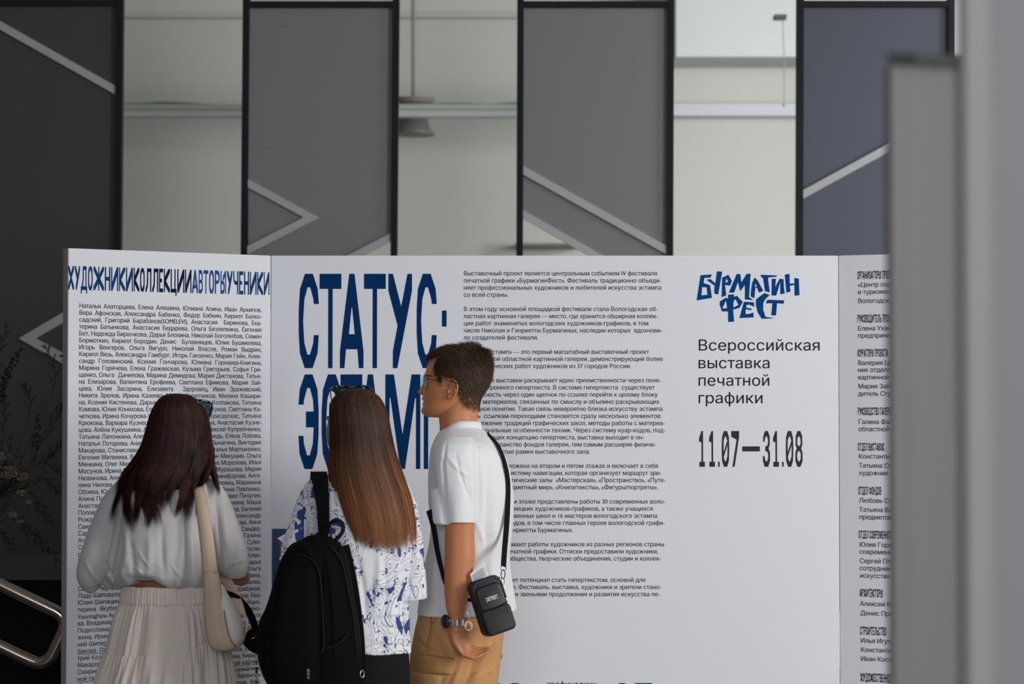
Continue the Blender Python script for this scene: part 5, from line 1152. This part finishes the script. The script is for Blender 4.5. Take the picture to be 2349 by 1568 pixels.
# crossbody bag -----------------------------------------------------
Yb = YM - .285
bag = thing('crossbody_bag', P(1125, 1460, Yb), 'small black leather crossbody bag with white lettering hanging at the hip', 'bag')
Bc = P(1126, 1388, Yb); MB = Matrix.Translation(Bc) @ Matrix.Rotation(math.radians(-17.5), 4, 'Y') @ Matrix.Rotation(math.radians(20), 4, 'Z')
def rbox(lo, hi, r, Mx, seg=4):
    bm = bmesh.new(); g = bmesh.ops.create_cube(bm, size=1)['verts']; lo, hi = Vector(lo), Vector(hi)
    for v in g: v.co = Vector([(lo[i] + hi[i]) / 2 + v.co[i] * (hi[i] - lo[i]) for i in range(3)])
    ve = [e for e in bm.edges if abs((e.verts[0].co - e.verts[1].co).normalized().y) > .9]
    bmesh.ops.bevel(bm, geom=ve, offset=r, segments=seg + 3, affect='EDGES', profile=.5)
    oe = [e for e in bm.edges if len(e.link_faces) == 2 and abs(abs(e.link_faces[0].normal.dot(e.link_faces[1].normal))) < .3]
    bm.normal_update(); oe = [e for e in bm.edges if e.is_manifold and e.calc_face_angle(0) > 1.0]
    bmesh.ops.bevel(bm, geom=oe, offset=min(r * .45, .006), segments=3, affect='EDGES', profile=.5)
    bmesh.ops.transform(bm, matrix=Mx, verts=bm.verts); return bm
obj('bag_body', rbox((-.052, -.022, -.096), (.052, .034, .094), .022, MB), M_blk2, bag, True)
obj('front_pocket', rbox((-.047, -.034, -.090), (.047, -.018, .070), .020, MB), M_blk2, bag, True)
obj('lower_pocket', rbox((-.052, -.041, -.094), (.052, -.024, -.006), .016, MB), mat('leather_black_matt', (0.009, 0.009, 0.010), .5, spec=.3, bump=.15, bscale=600), bag, True)
def loc(x, y, z): return (MB @ Vector((x, y, z)))
v, f = tube([loc(x, y, z) for x, y, z in [(-.052, -.015, .02), (-.050, -.0235, .068), (-.036, -.0245, .086), (0, -.025, .0885), (.036, -.0245, .086), (.051, -.0235, .066), (.0535, -.018, .01)]], .0022, 8); link_mesh('zipper', v, f, mat('zip_black', (.03, .03, .032), .5), bag, True)
v, f = tube([loc(x, -.0425, z) for x, z in [(-.046, -.008), (0, -.012), (.034, -.007), (.047, -.001)]], .0014, 6); link_mesh('pocket_piping', v, f, M_web, bag, True)
TXB.load('DISTREET.'); k = .0128 / TXB.cap(); u = -.0215; V = []; Fc = []; kx = .044 / TXB.width('DISTREET.')
for c in 'DISTREET.':
    g = TXB.g[c]; o = len(V); V += [loc(u + p[0] * kx * 1.08, -.0352, .018 + p[1] * k) for p in g[0]]; Fc += [tuple(i + o for i in q_) for q_ in g[1]]; u += g[2] * kx
o = link_mesh('lettering', V, Fc, M_white, bag); o['kind'] = 'stuff'
v, f = ring_at(loc(.056, .0, .074), (1, .2, 0), .009, .0013, sc=(1, .7)); link_mesh('side_ring', v, f, M_gun, bag, True)
R1 = P(1152, 1338, Yb + .01); v, f = ring_at(P(1153, 1333, Yb + .01), (.15, -1, 0), 4.0 * SM, .0011, sc=(1, 1.75)); link_mesh('link_ring', v, f, M_gun, bag, True)
v, f = ring_at(P(1154, 1316.5, Yb + .01), (.1, -1, 0), 4.3 * SM, .0018, sc=(1, 2.3)); link_mesh('swivel_clasp', v, f, M_gun, bag, True)
v, f = ring_at(P(1155, 1302, Yb + .01), (0, -1, 0), 6.6 * SM, .0011, sc=(1, .75)); link_mesh('strap_ring', v, f, M_gun, bag, True)
# strap: up the back, over the far shoulder, down the chest and back under the near arm
pts = [(1154.5, 1299, Yb + .012), (1157, 1262, YM - .215), (1161, 1215, YM - .155), (1164.5, 1160, YM - .135), (1165, 1105, YM - .120), (1157, 1060, YM - .122), (1143, 1024, YM - .098), (1124, 1000, YM - .06), (1104, 988, YM + .02), (1075, 990, YM + .10), (1035, 1010, YM + .08), (1003, 1045, YM + .02), (996, 1100, YM - .05), (996, 1160, YM - .12)]
nn = [Vector((.25, -1, 0))] * 3 + [Vector((.6, -1, 0)), Vector((.8, -.9, 0)), Vector((.9, -.8, .3)), Vector((.7, -.5, .8)), Vector((.4, -.3, 1)), Vector((.1, 0, 1)), Vector((-.1, 0, 1)), Vector((-.6, -.1, .8)), Vector((-1, -.2, .2)), Vector((-1, -.4, 0)), Vector((-.8, -.7, 0))]
SPp = spline([(*p, *n) for p, n in zip(pts, nn)], 70)
v, f = ribbon([P(*q[:3]) for q in SPp], [Vector(q[3:]) for q in SPp], [12.5 * SM * (1.0 if i < 40 else 1.3) for i in range(70)], .0018); link_mesh('strap', v, f, M_web, bag)
pts = [(984, 1170, YM - .155), (995, 1210, YM - .185), (1003, 1260, YM - .205), (1013, 1305, YM - .21), (1026, 1345, YM - .215), (1056, 1368, YM - .215), (1092, 1378, YM - .225)]
v, f = ribbon(sp3(pts, 30), Vector((-.25, -1, 0)), list(np.interp(np.linspace(0, 1, 30), [0, .4, .7, 1], [.020, .0165, .012, .012])), .0018); link_mesh('strap', v, f, M_web, bag)
# wooden charm on a chain
t = thing('key_charm', P(1075, 1433, Yb - .01), 'oval wooden charm on a fine silver chain hanging from the crossbody bag', 'charm')
Yc_ = Yb - .052
v, f = tube(sp3([(1073, 1395, Yc_), (1071, 1402, Yc_), (1074, 1410, Yc_), (1078, 1408, Yc_), (1078, 1396, Yc_)], 20), .0010, 6); link_mesh('clip', v, f, M_silver, t, True)
for i in range(7):
    v, f = ring_at(P(1076, 1411 + i * 2.1, Yc_), (1, 0, 0) if i % 2 else (0, 1, 0), 1.7 * SM, .0004, 10); link_mesh('chain_link', v, f, M_silver, t, True)
qd = Vector((0, -1, 0)).to_track_quat('Z', 'Y'); v, f = disc([(9.4 * SM, -.001), (9.4 * SM, .002)], P(1075, 1434.5, Yc_), qd); v = [Vector((p.x, p.y, P(0, 1434.5, Yc_).z + (p.z - P(0, 1434.5, Yc_).z) * 1.18)) for p in v]; link_mesh('wood_disc', v, f, mat('birch', (0.62, 0.40, 0.25), .6, noise=.1, nscale=60), t)
plate('burnt_triangle', [(1075, 1426), (1081, 1440), (1078, 1443), (1070, 1442.5), (1068.5, 1440)], Yc_ - .0026, .0006, mat('burnt_wood', (.25, .10, .03), .7), t)
# leaflet in the bag
t = plate('leaflet', [(1078, 1316, Yb + .0), (1107, 1293, Yb + .01), (1124, 1318, Yb), (1088, 1345, Yb)], Yb, .0015, M_paper, None); tag(t, 'folded white leaflet with printed lines sticking out of the crossbody bag', 'leaflet')
for i in range(5):
    a = (1083 + i * 1.6, 1321 + i * 3.4); b = (1109 + i * 1.2, 1301 + i * 3.6); plate('printed_line', [a, b, (b[0] + .3, b[1] + .9), (a[0] + .3, a[1] + .9)], Yb - .0012, .0003, M_ink_soft, t)
# ------------------------------------------------------------------ backpack
Yp = Y2 - .235
bp = thing('backpack', P(710, 1600, Yp), 'large black fabric backpack worn by the person in the printed shirt', 'backpack')
bk = [(1228, 706, 748, Yp + .03, .05), (1236, 690, 766, Yp + .02, .075), (1248, 667, 782, Yp + .01, .095), (1265, 654, 791, Yp, .105), (1290, 642, 799, Yp, .112), (1330, 630, 806, Yp, .118), (1370, 618, 812, Yp, .122), (1400, 607, 817, Yp, .124), (1416, 598, 820, Yp, .125), (1450, 591, 826, Yp, .128), (1500, 592, 829, Yp, .128), (1540, 601, 828, Yp, .125), (1570, 616, 824, Yp, .118), (1610, 640, 812, Yp, .10), (1625, 670, 790, Yp, .07)]
fs = [(770, 1290, 800, 1450, 6, -5, 5), (752, 1290, 770, 1520, 5, 5, 3), (738, 1270, 735, 1560, 3, -5), (690, 1260, 735, 1300, 6, 5, 4), (640, 1300, 720, 1290, 5, 3, -10), (735, 1486, 800, 1452, 2, -5, -5), (785, 1330, 815, 1500, 6, 4, 4), (620, 1420, 640, 1560, 8, 4, 4), (650, 1270, 625, 1400, 5, -4)]
fuse('pack_body', [loft(bk, 60, 70, power=2.7)], .0050, M_blk, bp, post=folds(fs, Yp - .12), smooth=3)
def packY(px, py):
    R = rows_at(bk, [py])[0]; cx = (R[1] + R[2]) / 2; hw = (R[2] - R[1]) / 2; q_ = min(.99, abs((px - cx) / hw)); return R[3] - R[4] * (1 - q_ ** 2.7) ** (1 / 2.7)
fp = [(1300, 652, 720, Yp - .09, .04), (1320, 640, 728, Yp - .10, .045), (1400, 622, 732, Yp - .105, .05), (1500, 612, 733, Yp - .105, .05), (1560, 622, 730, Yp - .10, .045), (1590, 650, 715, Yp - .09, .03)]
fuse('front_pocket', [loft(fp, 30, 40, power=3)], .006, M_blk, bp, smooth=4)
M_pipe = mat('piping_black', (.008, .008, .009), .7, spec=.2)
for q_ in ([(655, 1283), (670, 1272), (695, 1272), (722, 1290), (735, 1330), (740, 1400), (742, 1480), (736, 1500)], [(738, 1487), (765, 1482), (785, 1468), (800, 1450)], [(760, 1252), (785, 1290), (800, 1360), (812, 1430), (818, 1500)]):
    v, f = tube([P(x, y, packY(x, y) - .003) for x, y in spline(q_, 30)], .0022, 8); link_mesh('piping', v, f, M_pipe, bp, True)
v, f = ribbon(sp3([(722, 1240, Yp - .05), (741, 1225, Y2 - .15), (742, 1190, Y2 - .15), (740, 1150, Y2 - .145), (736, 1115, Y2 - .12), (732, 1095, Y2 - .07), (731, 1088, Y2 + .0), (729, 1105, Y2 + .08), (722, 1160, Y2 + .12)], 44), [Vector((0, -1, .1))] * 22 + [Vector((0, -.5, 1))] * 6 + [Vector((0, 0, 1))] * 6 + [Vector((0, 1, .4))] * 10, list(np.interp(np.linspace(0, 1, 44), [0, .3, .6, 1], [.03, .040, .054, .054])), .010); link_mesh('shoulder_strap', v, f, M_blk, bp)
v, f = ribbon(sp3([(790, 1250, Y2 - .16), (806, 1320, Y2 - .155), (818, 1400, Y2 - .15), (826, 1480, Y2 - .16), (826, 1530, Y2 - .17), (815, 1560, Y2 - .18)], 30), Vector((.5, -1, 0)), list(np.interp(np.linspace(0, 1, 30), [0, .5, 1], [.028, .03, .026])), .006); link_mesh('shoulder_strap', v, f, M_blk, bp)
hp_ = [(756, 1208, Yp + .02), (762, 1197, Yp + .015), (776, 1195, Yp + .01), (785, 1203, Yp + .01), (785, 1218, Yp + .015), (775, 1231, Yp + .02), (762, 1243, Yp + .02)]
v, f = ribbon(sp3(hp_, 26), [Vector((math.cos(a), -.5, math.sin(a))) for a in np.linspace(2.4, -1.0, 26)], [.024] * 26, .003); link_mesh('top_handle', v, f, M_web, bp)
v, f = ring_at(P(831, 1545, Yp - .03), (.7, -.7, 0), 8 * S2, .0014, sc=(.7, 1)); link_mesh('buckle_ring', v, f, M_silver, bp, True)
TX.load('TEVIN'); V = []; Fc = []; k = .0075 / TX.cap(); zt_ = 1534
for i, c in enumerate('TEVIN'):
    g = TX.g[c]; o = len(V); p0 = P(709, zt_ + i * 4.4, packY(709, 1545) - .055)
    V += [p0 + Vector((-p[1] * k, 0, -p[0] * k)) for p in g[0]]; Fc += [tuple(j + o for j in q_) for q_ in g[1]]
V = [Vector((p.x, packY(709, 1545) - .052, p.z)) for p in V]; Ymin = Yp - .158
V = [Vector((p.x, Ymin, p.z)) for p in V]; o = link_mesh('label_print', V, Fc, mat('print_grey', (.4, .4, .38), .6), bp); o['kind'] = 'stuff'
# sunglasses on the straight-haired person's head
t = thing('sunglasses', P(805, 890, Y2), 'glossy black sunglasses pushed up on the straight brown hair', 'sunglasses')
top = sp3([(757, 897, Y2 - .03), (760, 891, Y2 + .0), (770, 887, Y2 + .03), (790, 885.6, Y2 + .035), (801, 888, Y2 + .03), (806, 889, Y2 + .03), (813, 887.5, Y2 + .03), (832, 885, Y2 + .035), (845, 888, Y2 + .03), (852, 893, Y2 + .0), (855, 899, Y2 - .03)], 50)
v, f = tube(top, [(.0028, .0045)] * 50, 10); link_mesh('frame', v, f, M_gloss, t, True)
for a, b_ in ((759, 800), (808, 853)):
    q_ = [P(a + (b_ - a) * (.5 - .5 * math.cos(u)), 888 + 12 * max(0, math.sin(u)) * .9 + 1, Y2 + .028 - .018 * math.sin(u)) for u in np.linspace(0, PI, 20)]
    v, f = tube(q_, .0028, 8); link_mesh('rim', v, f, M_gloss, t, True)
    n = len(q_); V = q_ + [p + Vector((0, .0015, 0)) for p in q_]; Fc = [tuple(range(n)), tuple(range(2 * n - 1, n - 1, -1))] + [(i, i + 1, n + i + 1, n + i) for i in range(n - 1)]; link_mesh('lens', V, Fc, M_tint, t)
v, f = tube(sp3([(757.5, 896, Y2 - .025), (759, 908, Y2 - .05), (762, 922, Y2 - .075), (766, 938, Y2 - .09)], 20), [(.0022, .0045)] * 12 + [(.002, .0032)] * 8, 8); link_mesh('temple', v, f, M_gloss, t, True)
v, f = tube(sp3([(855, 898, Y2 - .025), (862, 912, Y2 - .04), (868, 935, Y2 - .06)], 14), [(.0018, .003)] * 14, 8); link_mesh('temple', v, f, M_gloss, t, True)
# sunglasses of the dark-haired person
t = thing('sunglasses', P(470, 930, Y1), 'black sunglasses with bluish lens at the side of the dark wavy hair', 'sunglasses')
rim = [(450, 917.5, Y1 - .035), (462, 918, Y1 - .02), (474, 920, Y1 - .01), (483, 924, Y1), (486.5, 930, Y1), (485, 941, Y1), (481, 951, Y1), (476, 955, Y1), (470, 950, Y1 - .005), (465, 938, Y1 - .015), (456, 926, Y1 - .03)]
loop = sp3(rim + [rim[0]], 50)[:-1]; v, f = tube(loop, [(.0032, .0042)] * 49, 8, closed=True); link_mesh('frame', v, f, M_gloss, t, True)
plate('lens', [(456, 921, Y1 - .026), (470, 921.5, Y1 - .014), (481, 926, Y1 - .004), (484, 932, Y1), (482, 945, Y1), (476, 952, Y1), (468, 942, Y1 - .01)], Y1, .0015, M_tint, t)
v, f = tube(sp3([(484, 926, Y1 + .0), (486, 934, Y1 - .02), (484, 948, Y1 - .03), (480, 962, Y1 - .035)], 14), [(.002, .0045)] * 14, 8); link_mesh('temple', v, f, M_gloss, t, True)
v, f = tube(sp3([(452, 917, Y1 - .03), (435, 908, Y1 + .03), (415, 905, Y1 + .05), (385, 910, Y1 + .04)], 14), .0028, 8); link_mesh('browline', v, f, M_gloss, t, True)
# beige shoulder bag -------------------------------------------------
M_beige = mat('leather_beige', (0.50, 0.375, 0.275), .5, spec=.35, bump=.08, bscale=500, noise=.03, nscale=8)
M_beige2 = mat('leather_ivory', (0.60, 0.54, 0.48), .45, spec=.35, bump=.06, bscale=500); M_edge = mat('edge_paint', (0.30, 0.15, 0.085), .5)
Yg = Y1 - .175
sb = thing('shoulder_bag', P(515, 1490, Yg), 'pale beige leather shoulder bag with a broad strap over the white blouse', 'bag')
def strip_mesh(rows, Yf, th, name, m, edge=True):
    """rows (py, xl, xr, Y): smooth band, thickness th, slightly domed"""
    R = rows_at(rows, np.linspace(rows[0][0], rows[-1][0], 50)); V = []; Fc = []; n = 9
    for side in (0, 1):
        for r in R:
            for j in range(n):
                u_ = j / (n - 1); V.append(P(r[1] + (r[2] - r[1]) * u_, r[0], r[3] - .006 * math.sin(u_ * PI) + side * th))
    o = 50 * n
    for i in range(49):
        for j in range(n - 1): q_ = i * n + j; Fc.append((q_, q_ + n, q_ + n + 1, q_ + 1)); Fc.append((o + q_, o + q_ + 1, o + q_ + n + 1, o + q_ + n))
        Fc.append((i * n, o + i * n, o + (i + 1) * n, (i + 1) * n)); a = i * n + n - 1; Fc.append((a, a + n, o + a + n, o + a))
    Fc.append(tuple(range(n)) + tuple(o + j for j in range(n - 1, -1, -1))); e = 49 * n; Fc.append(tuple(e + j for j in range(n - 1, -1, -1)) + tuple(o + e + j for j in range(n)))
    link_mesh(name, V, Fc, m, sb, True)
    if edge:
        for k_ in (1, 2):
            v, f = tube([P(r[k_], r[0], r[3] + th / 2) for r in R], .0013, 6); link_mesh('edge_binding', v, f, M_edge, sb, True)
strip_mesh([(1098, 440, 462, Y1 - .06), (1130, 446, 470, Y1 - .13), (1180, 452, 480, Y1 - .165), (1240, 459, 490, Yg), (1312, 466, 500, Yg - .01)], 0, .004, 'strap', M_beige)
strip_mesh([(1310, 465.5, 501, Yg - .014), (1350, 467.5, 507, Yg - .022), (1400, 469, 514, Yg - .03), (1440, 472, 521, Yg - .035), (1465, 476, 529, Yg - .038), (1482, 483, 541, Yg - .036), (1491, 497, 528, Yg - .03)], 0, .006, 'front_panel', M_beige)
v, f = tube([P(x, y, Yg - .019) for x, y in ((466, 1313), (483, 1314.5), (500, 1312))], .0012, 6); link_mesh('strap_seam', v, f, M_edge, sb)
body_rows = [(1340, 492, 512, Yg + .0, .012), (1360, 494, 522, Yg, .022), (1385, 497, 538, Yg, .032), (1410, 500, 551, Yg, .038), (1440, 504, 561, Yg, .042), (1462, 508, 562, Yg, .042), (1478, 516, 553, Yg, .034), (1486, 524, 545, Yg, .018)]
fuse('bag_body', [loft(body_rows, 40, 40, power=2.2)], .003, M_beige2, sb, smooth=4)
v, f = tube(sp3([(514, 1400, Yg - .036), (521, 1442, Yg - .045), (530, 1468, Yg - .046), (540, 1481, Yg - .042), (549, 1482, Yg - .036), (558, 1470, Yg - .034), (562, 1455, Yg - .02), (562, 1435, Yg)], 40), .0024, 8); link_mesh('piping', v, f, M_edge, sb, True)
v, f = ribbon(sp3([(500, 1290, Y1 + .03), (516, 1325, Y1 + .0), (532, 1352, Y1 - .05), (545, 1382, Yg + .04), (553, 1410, Yg + .02)], 24), Vector((.3, -1, .2)), [.030] * 24, .004); link_mesh('strap', v, f, M_beige, sb)
# black handbag with a padded round handle between the two women
Yk = Y1 - .10
hb = thing('handbag', P(585, 1490, Yk), 'small black handbag with a thick curved handle behind the beige bag', 'bag')
v, f = tube(sp3([(500, 1362, Yk + .03), (515, 1362, Yk + .02), (532, 1366, Yk), (552, 1379, Yk - .01), (568, 1398, Yk - .01), (579, 1420, Yk - .01), (585, 1440, Yk), (587, 1456, Yk)], 40), [(8.2 * S1, 8.2 * S1)] * 40, 16); link_mesh('handle', v, f, M_blk, hb, True)
rows_ = [(1440, 578, 596, Yk + .02, .02), (1447, 567, 606, Yk + .02, .03), (1458, 563, 612, Yk + .02, .035), (1472, 557, 615, Yk + .02, .035), (1484, 565, 612, Yk + .02, .03), (1496, 580, 604, Yk + .02, .02), (1500, 588, 598, Yk + .02, .01)]
fuse('bag_body', [loft(rows_, 24, 30, power=2.4)], .004, M_blk, hb, smooth=3)
v, f = tube(sp3([(576, 1466, Yk - .022), (580, 1462, Yk - .022), (583, 1463, Yk - .022), (587, 1456, Yk - .022)], 16), .0007, 6); link_mesh('script_emblem', v, f, M_silver, hb, True)
t = thing('key_ring', P(589, 1502, Yk), 'metal key ring with a string of dark, clear and red beads', 'key ring')
v, f = ring_at(P(589, 1502.5, Yk), (.3, -1, 0), 7 * S1, .0011); link_mesh('ring', v, f, mat('brass_dull', (.35, .26, .15), .3, metal=1), t, True)
M_amber = mat('bead_brown', (.10, .045, .025), .25); M_clear = mat('bead_clear', (.30, .36, .36), .1, spec=.8); M_red = mat('bead_red', (.35, .01, .012), .2)
for y, r, mm in ((1511, 1.6, M_silver), (1516, 2.6, M_amber), (1521.5, 2.3, M_amber), (1527, 1.3, M_silver), (1532.5, 3.8, M_gloss), (1540, 3.8, M_gloss), (1547.5, 3.8, M_clear), (1556, 4.0, M_clear), (1564.5, 4.0, M_red), (1573, 4.0, M_red)):
    v, f = ball(P(588.5, y, Yk), r * S1, 8); link_mesh('bead', v, f, mm, t, True)
# leaflet held by the straight-haired person
t = plate('leaflet', [(636.5, 1234, Y2 + .13), (670, 1214, Y2 + .17), (692, 1232, Y2 + .15), (655, 1249, Y2 + .12)], 0, .001, M_paper, None); tag(t, 'white leaflet held up beside the left sleeve of the printed shirt', 'leaflet')
plate('back_page', [(634.5, 1233, Y2 + .135), (653, 1250.5, Y2 + .125), (655, 1249, Y2 + .125), (638, 1232, Y2 + .135)], 0, .003, mat('paper_edge', (.12, .08, .07), .7), t)
# ------------------------------------------------------------------ left edge: counter, steel handrail, dried flowers
M_cnt = mat('counter_dark', (0.005, 0.005, 0.005), .8, spec=.1); M_cnt2 = mat('counter_top', (0.028, 0.028, 0.027), .7)
Yq = 9.7
ct_ = thing('counter', (P(0, 900, Yq).x, Yq, 0), 'dark counter with a grey slab top at the left edge', 'counter')
a = P(-420, 1292, Yq); b_ = P(560, 1331, Yq); boxobj('slab', (a.x, Yq, b_.z), (b_.x, Yq + .6, a.z), M_cnt2, ct_, bevel=.004)
boxobj('front', (a.x + .02, Yq + .03, 0), (b_.x - .02, Yq + .58, b_.z), M_cnt, ct_)
Yh = 9.25; Sh = Yh / F
hr = thing('handrail', P(60, 1520, Yh), 'polished steel handrail with a rounded loop end beside the free edge of the wall', 'handrail')
M_chrome = mat('chrome', (.36, .29, .26), .14, metal=1)
v, f = tube(sp3([(-330, 1176, Yh), (-150, 1266, Yh), (0, 1341, Yh), (70, 1375, Yh), (110, 1394, Yh), (136, 1408, Yh), (148, 1428, Yh), (143, 1452, Yh), (128, 1484, Yh), (114, 1509, Yh), (92, 1520, Yh), (66, 1513, Yh), (0, 1482, Yh), (-150, 1410, Yh), (-330, 1322, Yh)], 120), 15.5 * Sh, 24); link_mesh('rail', v, f, M_chrome, hr, True)
v, f = tube([P(-200, 1385, Yh), Vector((P(-200, 1385, Yh).x, Yh, 0))], .02, 16); link_mesh('post', v, f, M_chrome, hr, True)
v, f = tube([P(32, 1500, Yh), P(34, 1522, Yh + .02)], .006, 10); link_mesh('bracket', v, f, M_chrome, hr, True)
Yv = 9.85; Sv = Yv / F
fl = thing('flower_arrangement', P(-60, 1292, Yv), 'dark dried flower arrangement with delphinium spikes and feathery branches', 'flowers')
zc = a.z; vx = P(-45, 0, Yv).x; v, f = lathe([(.05, zc), (.075, zc + .05), (.08, zc + .12), (.045, zc + .18), (.05, zc + .21)], (vx, Yv)); link_mesh('vase', v, f, mat('vase_dark', (.03, .028, .026), .3), fl, True)
M_stem = mat('stem_dark', (.022, .026, .016), .7); M_leafd = mat('foliage_dark', (.016, .020, .012), .8, noise=.3, nscale=40); M_delph = mat('delphinium', (.006, .006, .018), .7, noise=.3, nscale=60); M_umb = mat('umbel_brown', (.30, .19, .13), .8, noise=.35, nscale=80)
rf = random.Random(9)
base_ = (-45, 1235, Yv)
def stem_path(pts, r=.0016, n=30):
    q_ = sp3([base_] + pts, n); v, f = tube(q_, list(np.linspace(r, r * .4, n)), 6); link_mesh('stem', v, f, M_stem, fl, True); return q_
def needles(path, i0, length, dens, up=.5):
    V = []; Fc = []
    for i in range(i0, len(path) - 1):
        for k_ in range(dens):
            p = path[i].lerp(path[i + 1], k_ / dens); d = (path[i + 1] - path[i]).normalized()
            for s_ in (-1, 1):
                sd = Vector((-d.z, rf.uniform(-.5, .5), d.x)) * s_; L_ = length * rf.uniform(.6, 1.2) * (1 - .5 * (i - i0) / (len(path) - i0)); e = p + (sd + d * up * rf.uniform(.6, 1.6)).normalized() * L_
                w = Vector((rf.uniform(-1, 1), rf.uniform(-1, 1), rf.uniform(-1, 1))) * .0012; o = len(V); V += [p - w, p + w, e + Vector((0, 0, 0)), p.lerp(e, .5) + Vector((0, .0015, .001))]; Fc += [(o, o + 1, o + 2), (o, o + 3, o + 2)]
    return V, Fc
def feather(tip, via, L_=.022, side=True):
    q_ = stem_path([via, tip], .0013, 34); parts = [needles(q_, 16, L_ * .5, 3)]
    for b in range(18, 32, 2):
        p = q_[b]; d = (q_[b + 1] - q_[b]).normalized(); s_ = 1 if (b // 2) % 2 else -1
        e = p + (Vector((-d.z, 0, d.x)) * s_ * .7 + d * 1.0).normalized() * L_ * 2.4 * (1 - (b - 18) / 20); br = [p.lerp(e, u) + Vector((0, rf.uniform(-.004, .004), .004 * math.sin(u * 3))) for u in np.linspace(0, 1, 9)]
        parts.append(needles(br, 0, L_ * .42, 3)); parts.append(tube(br, .0005, 4))
    V, Fc = merge(parts); o = link_mesh('feather_leaves', V, Fc, M_leafd, fl); o['kind'] = 'stuff'
for tip, via in (((102, 788, Yv), (118, 905, Yv + .03)), ((52, 878, Yv - .05), (64, 960, Yv)), ((142, 812, Yv + .05), (150, 900, Yv)), ((146, 930, Yv), (110, 990, Yv)), ((150, 1010, Yv - .05), (105, 1060, Yv)), ((152, 1095, Yv), (90, 1075, Yv)),
                 ((140, 1135, Yv), (80, 1100, Yv - .05)), ((112, 1190, Yv - .04), (60, 1130, Yv)), ((122, 1205, Yv), (40, 1140, Yv)), ((96, 1240, Yv - .03), (30, 1190, Yv)), ((112, 1270, Yv - .06), (40, 1210, Yv)), ((144, 1300, Yv - .08), (70, 1220, Yv)), ((35, 1265, Yv - .05), (0, 1220, Yv)), ((8, 900, Yv + .04), (6, 1000, Yv)), ((125, 1040, Yv), (70, 1080, Yv)), ((20, 735, Yv + .08), (-20, 900, Yv))):
    feather(tip, via)
for k_ in range(26):
    a_ = rf.uniform(-.2, 1.5); L_ = rf.uniform(90, 190); tip = (-20 + L_ * math.sin(a_) * .75, 1130 - L_ * math.cos(a_) * .8, Yv + rf.uniform(-.1, .1)); feather(tip, (-25 + rf.uniform(-10, 20), 1150, Yv), .016)
def spike(p0, p1, n, r, via):
    q_ = stem_path([via, p0, p1], .0022, 30); a, b = P(*p0), P(*p1)
    for i in range(n):
        u = i / n; c = a.lerp(b, u) + Vector((rf.uniform(-1, 1), rf.uniform(-1, 1), rf.uniform(-.3, .3))) * r * 2.0 * (1 - .65 * u); s_ = r * (1.1 - .55 * u)
        parts = [ball(c + Vector((rf.uniform(-1, 1), rf.uniform(-1, 1), rf.uniform(-1, 1))) * s_ * .6, (s_ * rf.uniform(.5, .9), s_ * .6, s_ * rf.uniform(.35, .7)), 5) for _ in range(3)]
        V, Fc = merge(parts); link_mesh('floret', V, Fc, M_delph, fl, True)
spike((-12, 925, Yv - .1), (47, 795, Yv - .1), 40, .0115, (-30, 1060, Yv - .05)); spike((84, 1025, Yv - .08), (88, 945, Yv - .08), 18, .0095, (40, 1110, Yv - .05))
for (x, y, r, n) in ((18, 1082, 26, 150), (50, 1092, 16, 60), (50, 1130, 12, 45), (66, 1150, 9, 30), (30, 1180, 11, 45), (44, 1195, 8, 25), (5, 1045, 16, 50)):
    q_ = stem_path([(x - 20, y + 40, Yv - .1), (x, y + 6, Yv - .12)], .0016, 16); parts = []
    for i in range(n):
        a_ = rf.uniform(0, 2 * PI); rr_ = r * math.sqrt(rf.random()); c = P(x + rr_ * math.cos(a_), y + rr_ * math.sin(a_) * .6, Yv - .13 + rf.uniform(-.03, .03)); s_ = rf.uniform(.0018, .0034); parts.append(ball(c, (s_, s_, s_ * .7), 4))
    V, Fc = merge(parts); o = link_mesh('umbel_florets', V, Fc, M_umb, fl); o['kind'] = 'stuff'
for p0, p1 in (((40, 1135), (150, 880)), ((-20, 800), (36, 748)), ((60, 1080), (0, 985)), ((70, 1030), (150, 955))):
    V, Fc = ribbon(sp3([(p0[0], p0[1], Yv - .03), ((p0[0] + p1[0]) / 2, (p0[1] + p1[1]) / 2 + 5, Yv), (p1[0], p1[1], Yv)], 14), Vector((0, -1, .2)), list(np.interp(np.linspace(0, 1, 14), [0, .5, 1], [.003, .005, .001])), .0006); link_mesh('blade_leaf', V, Fc, M_leafd, fl)
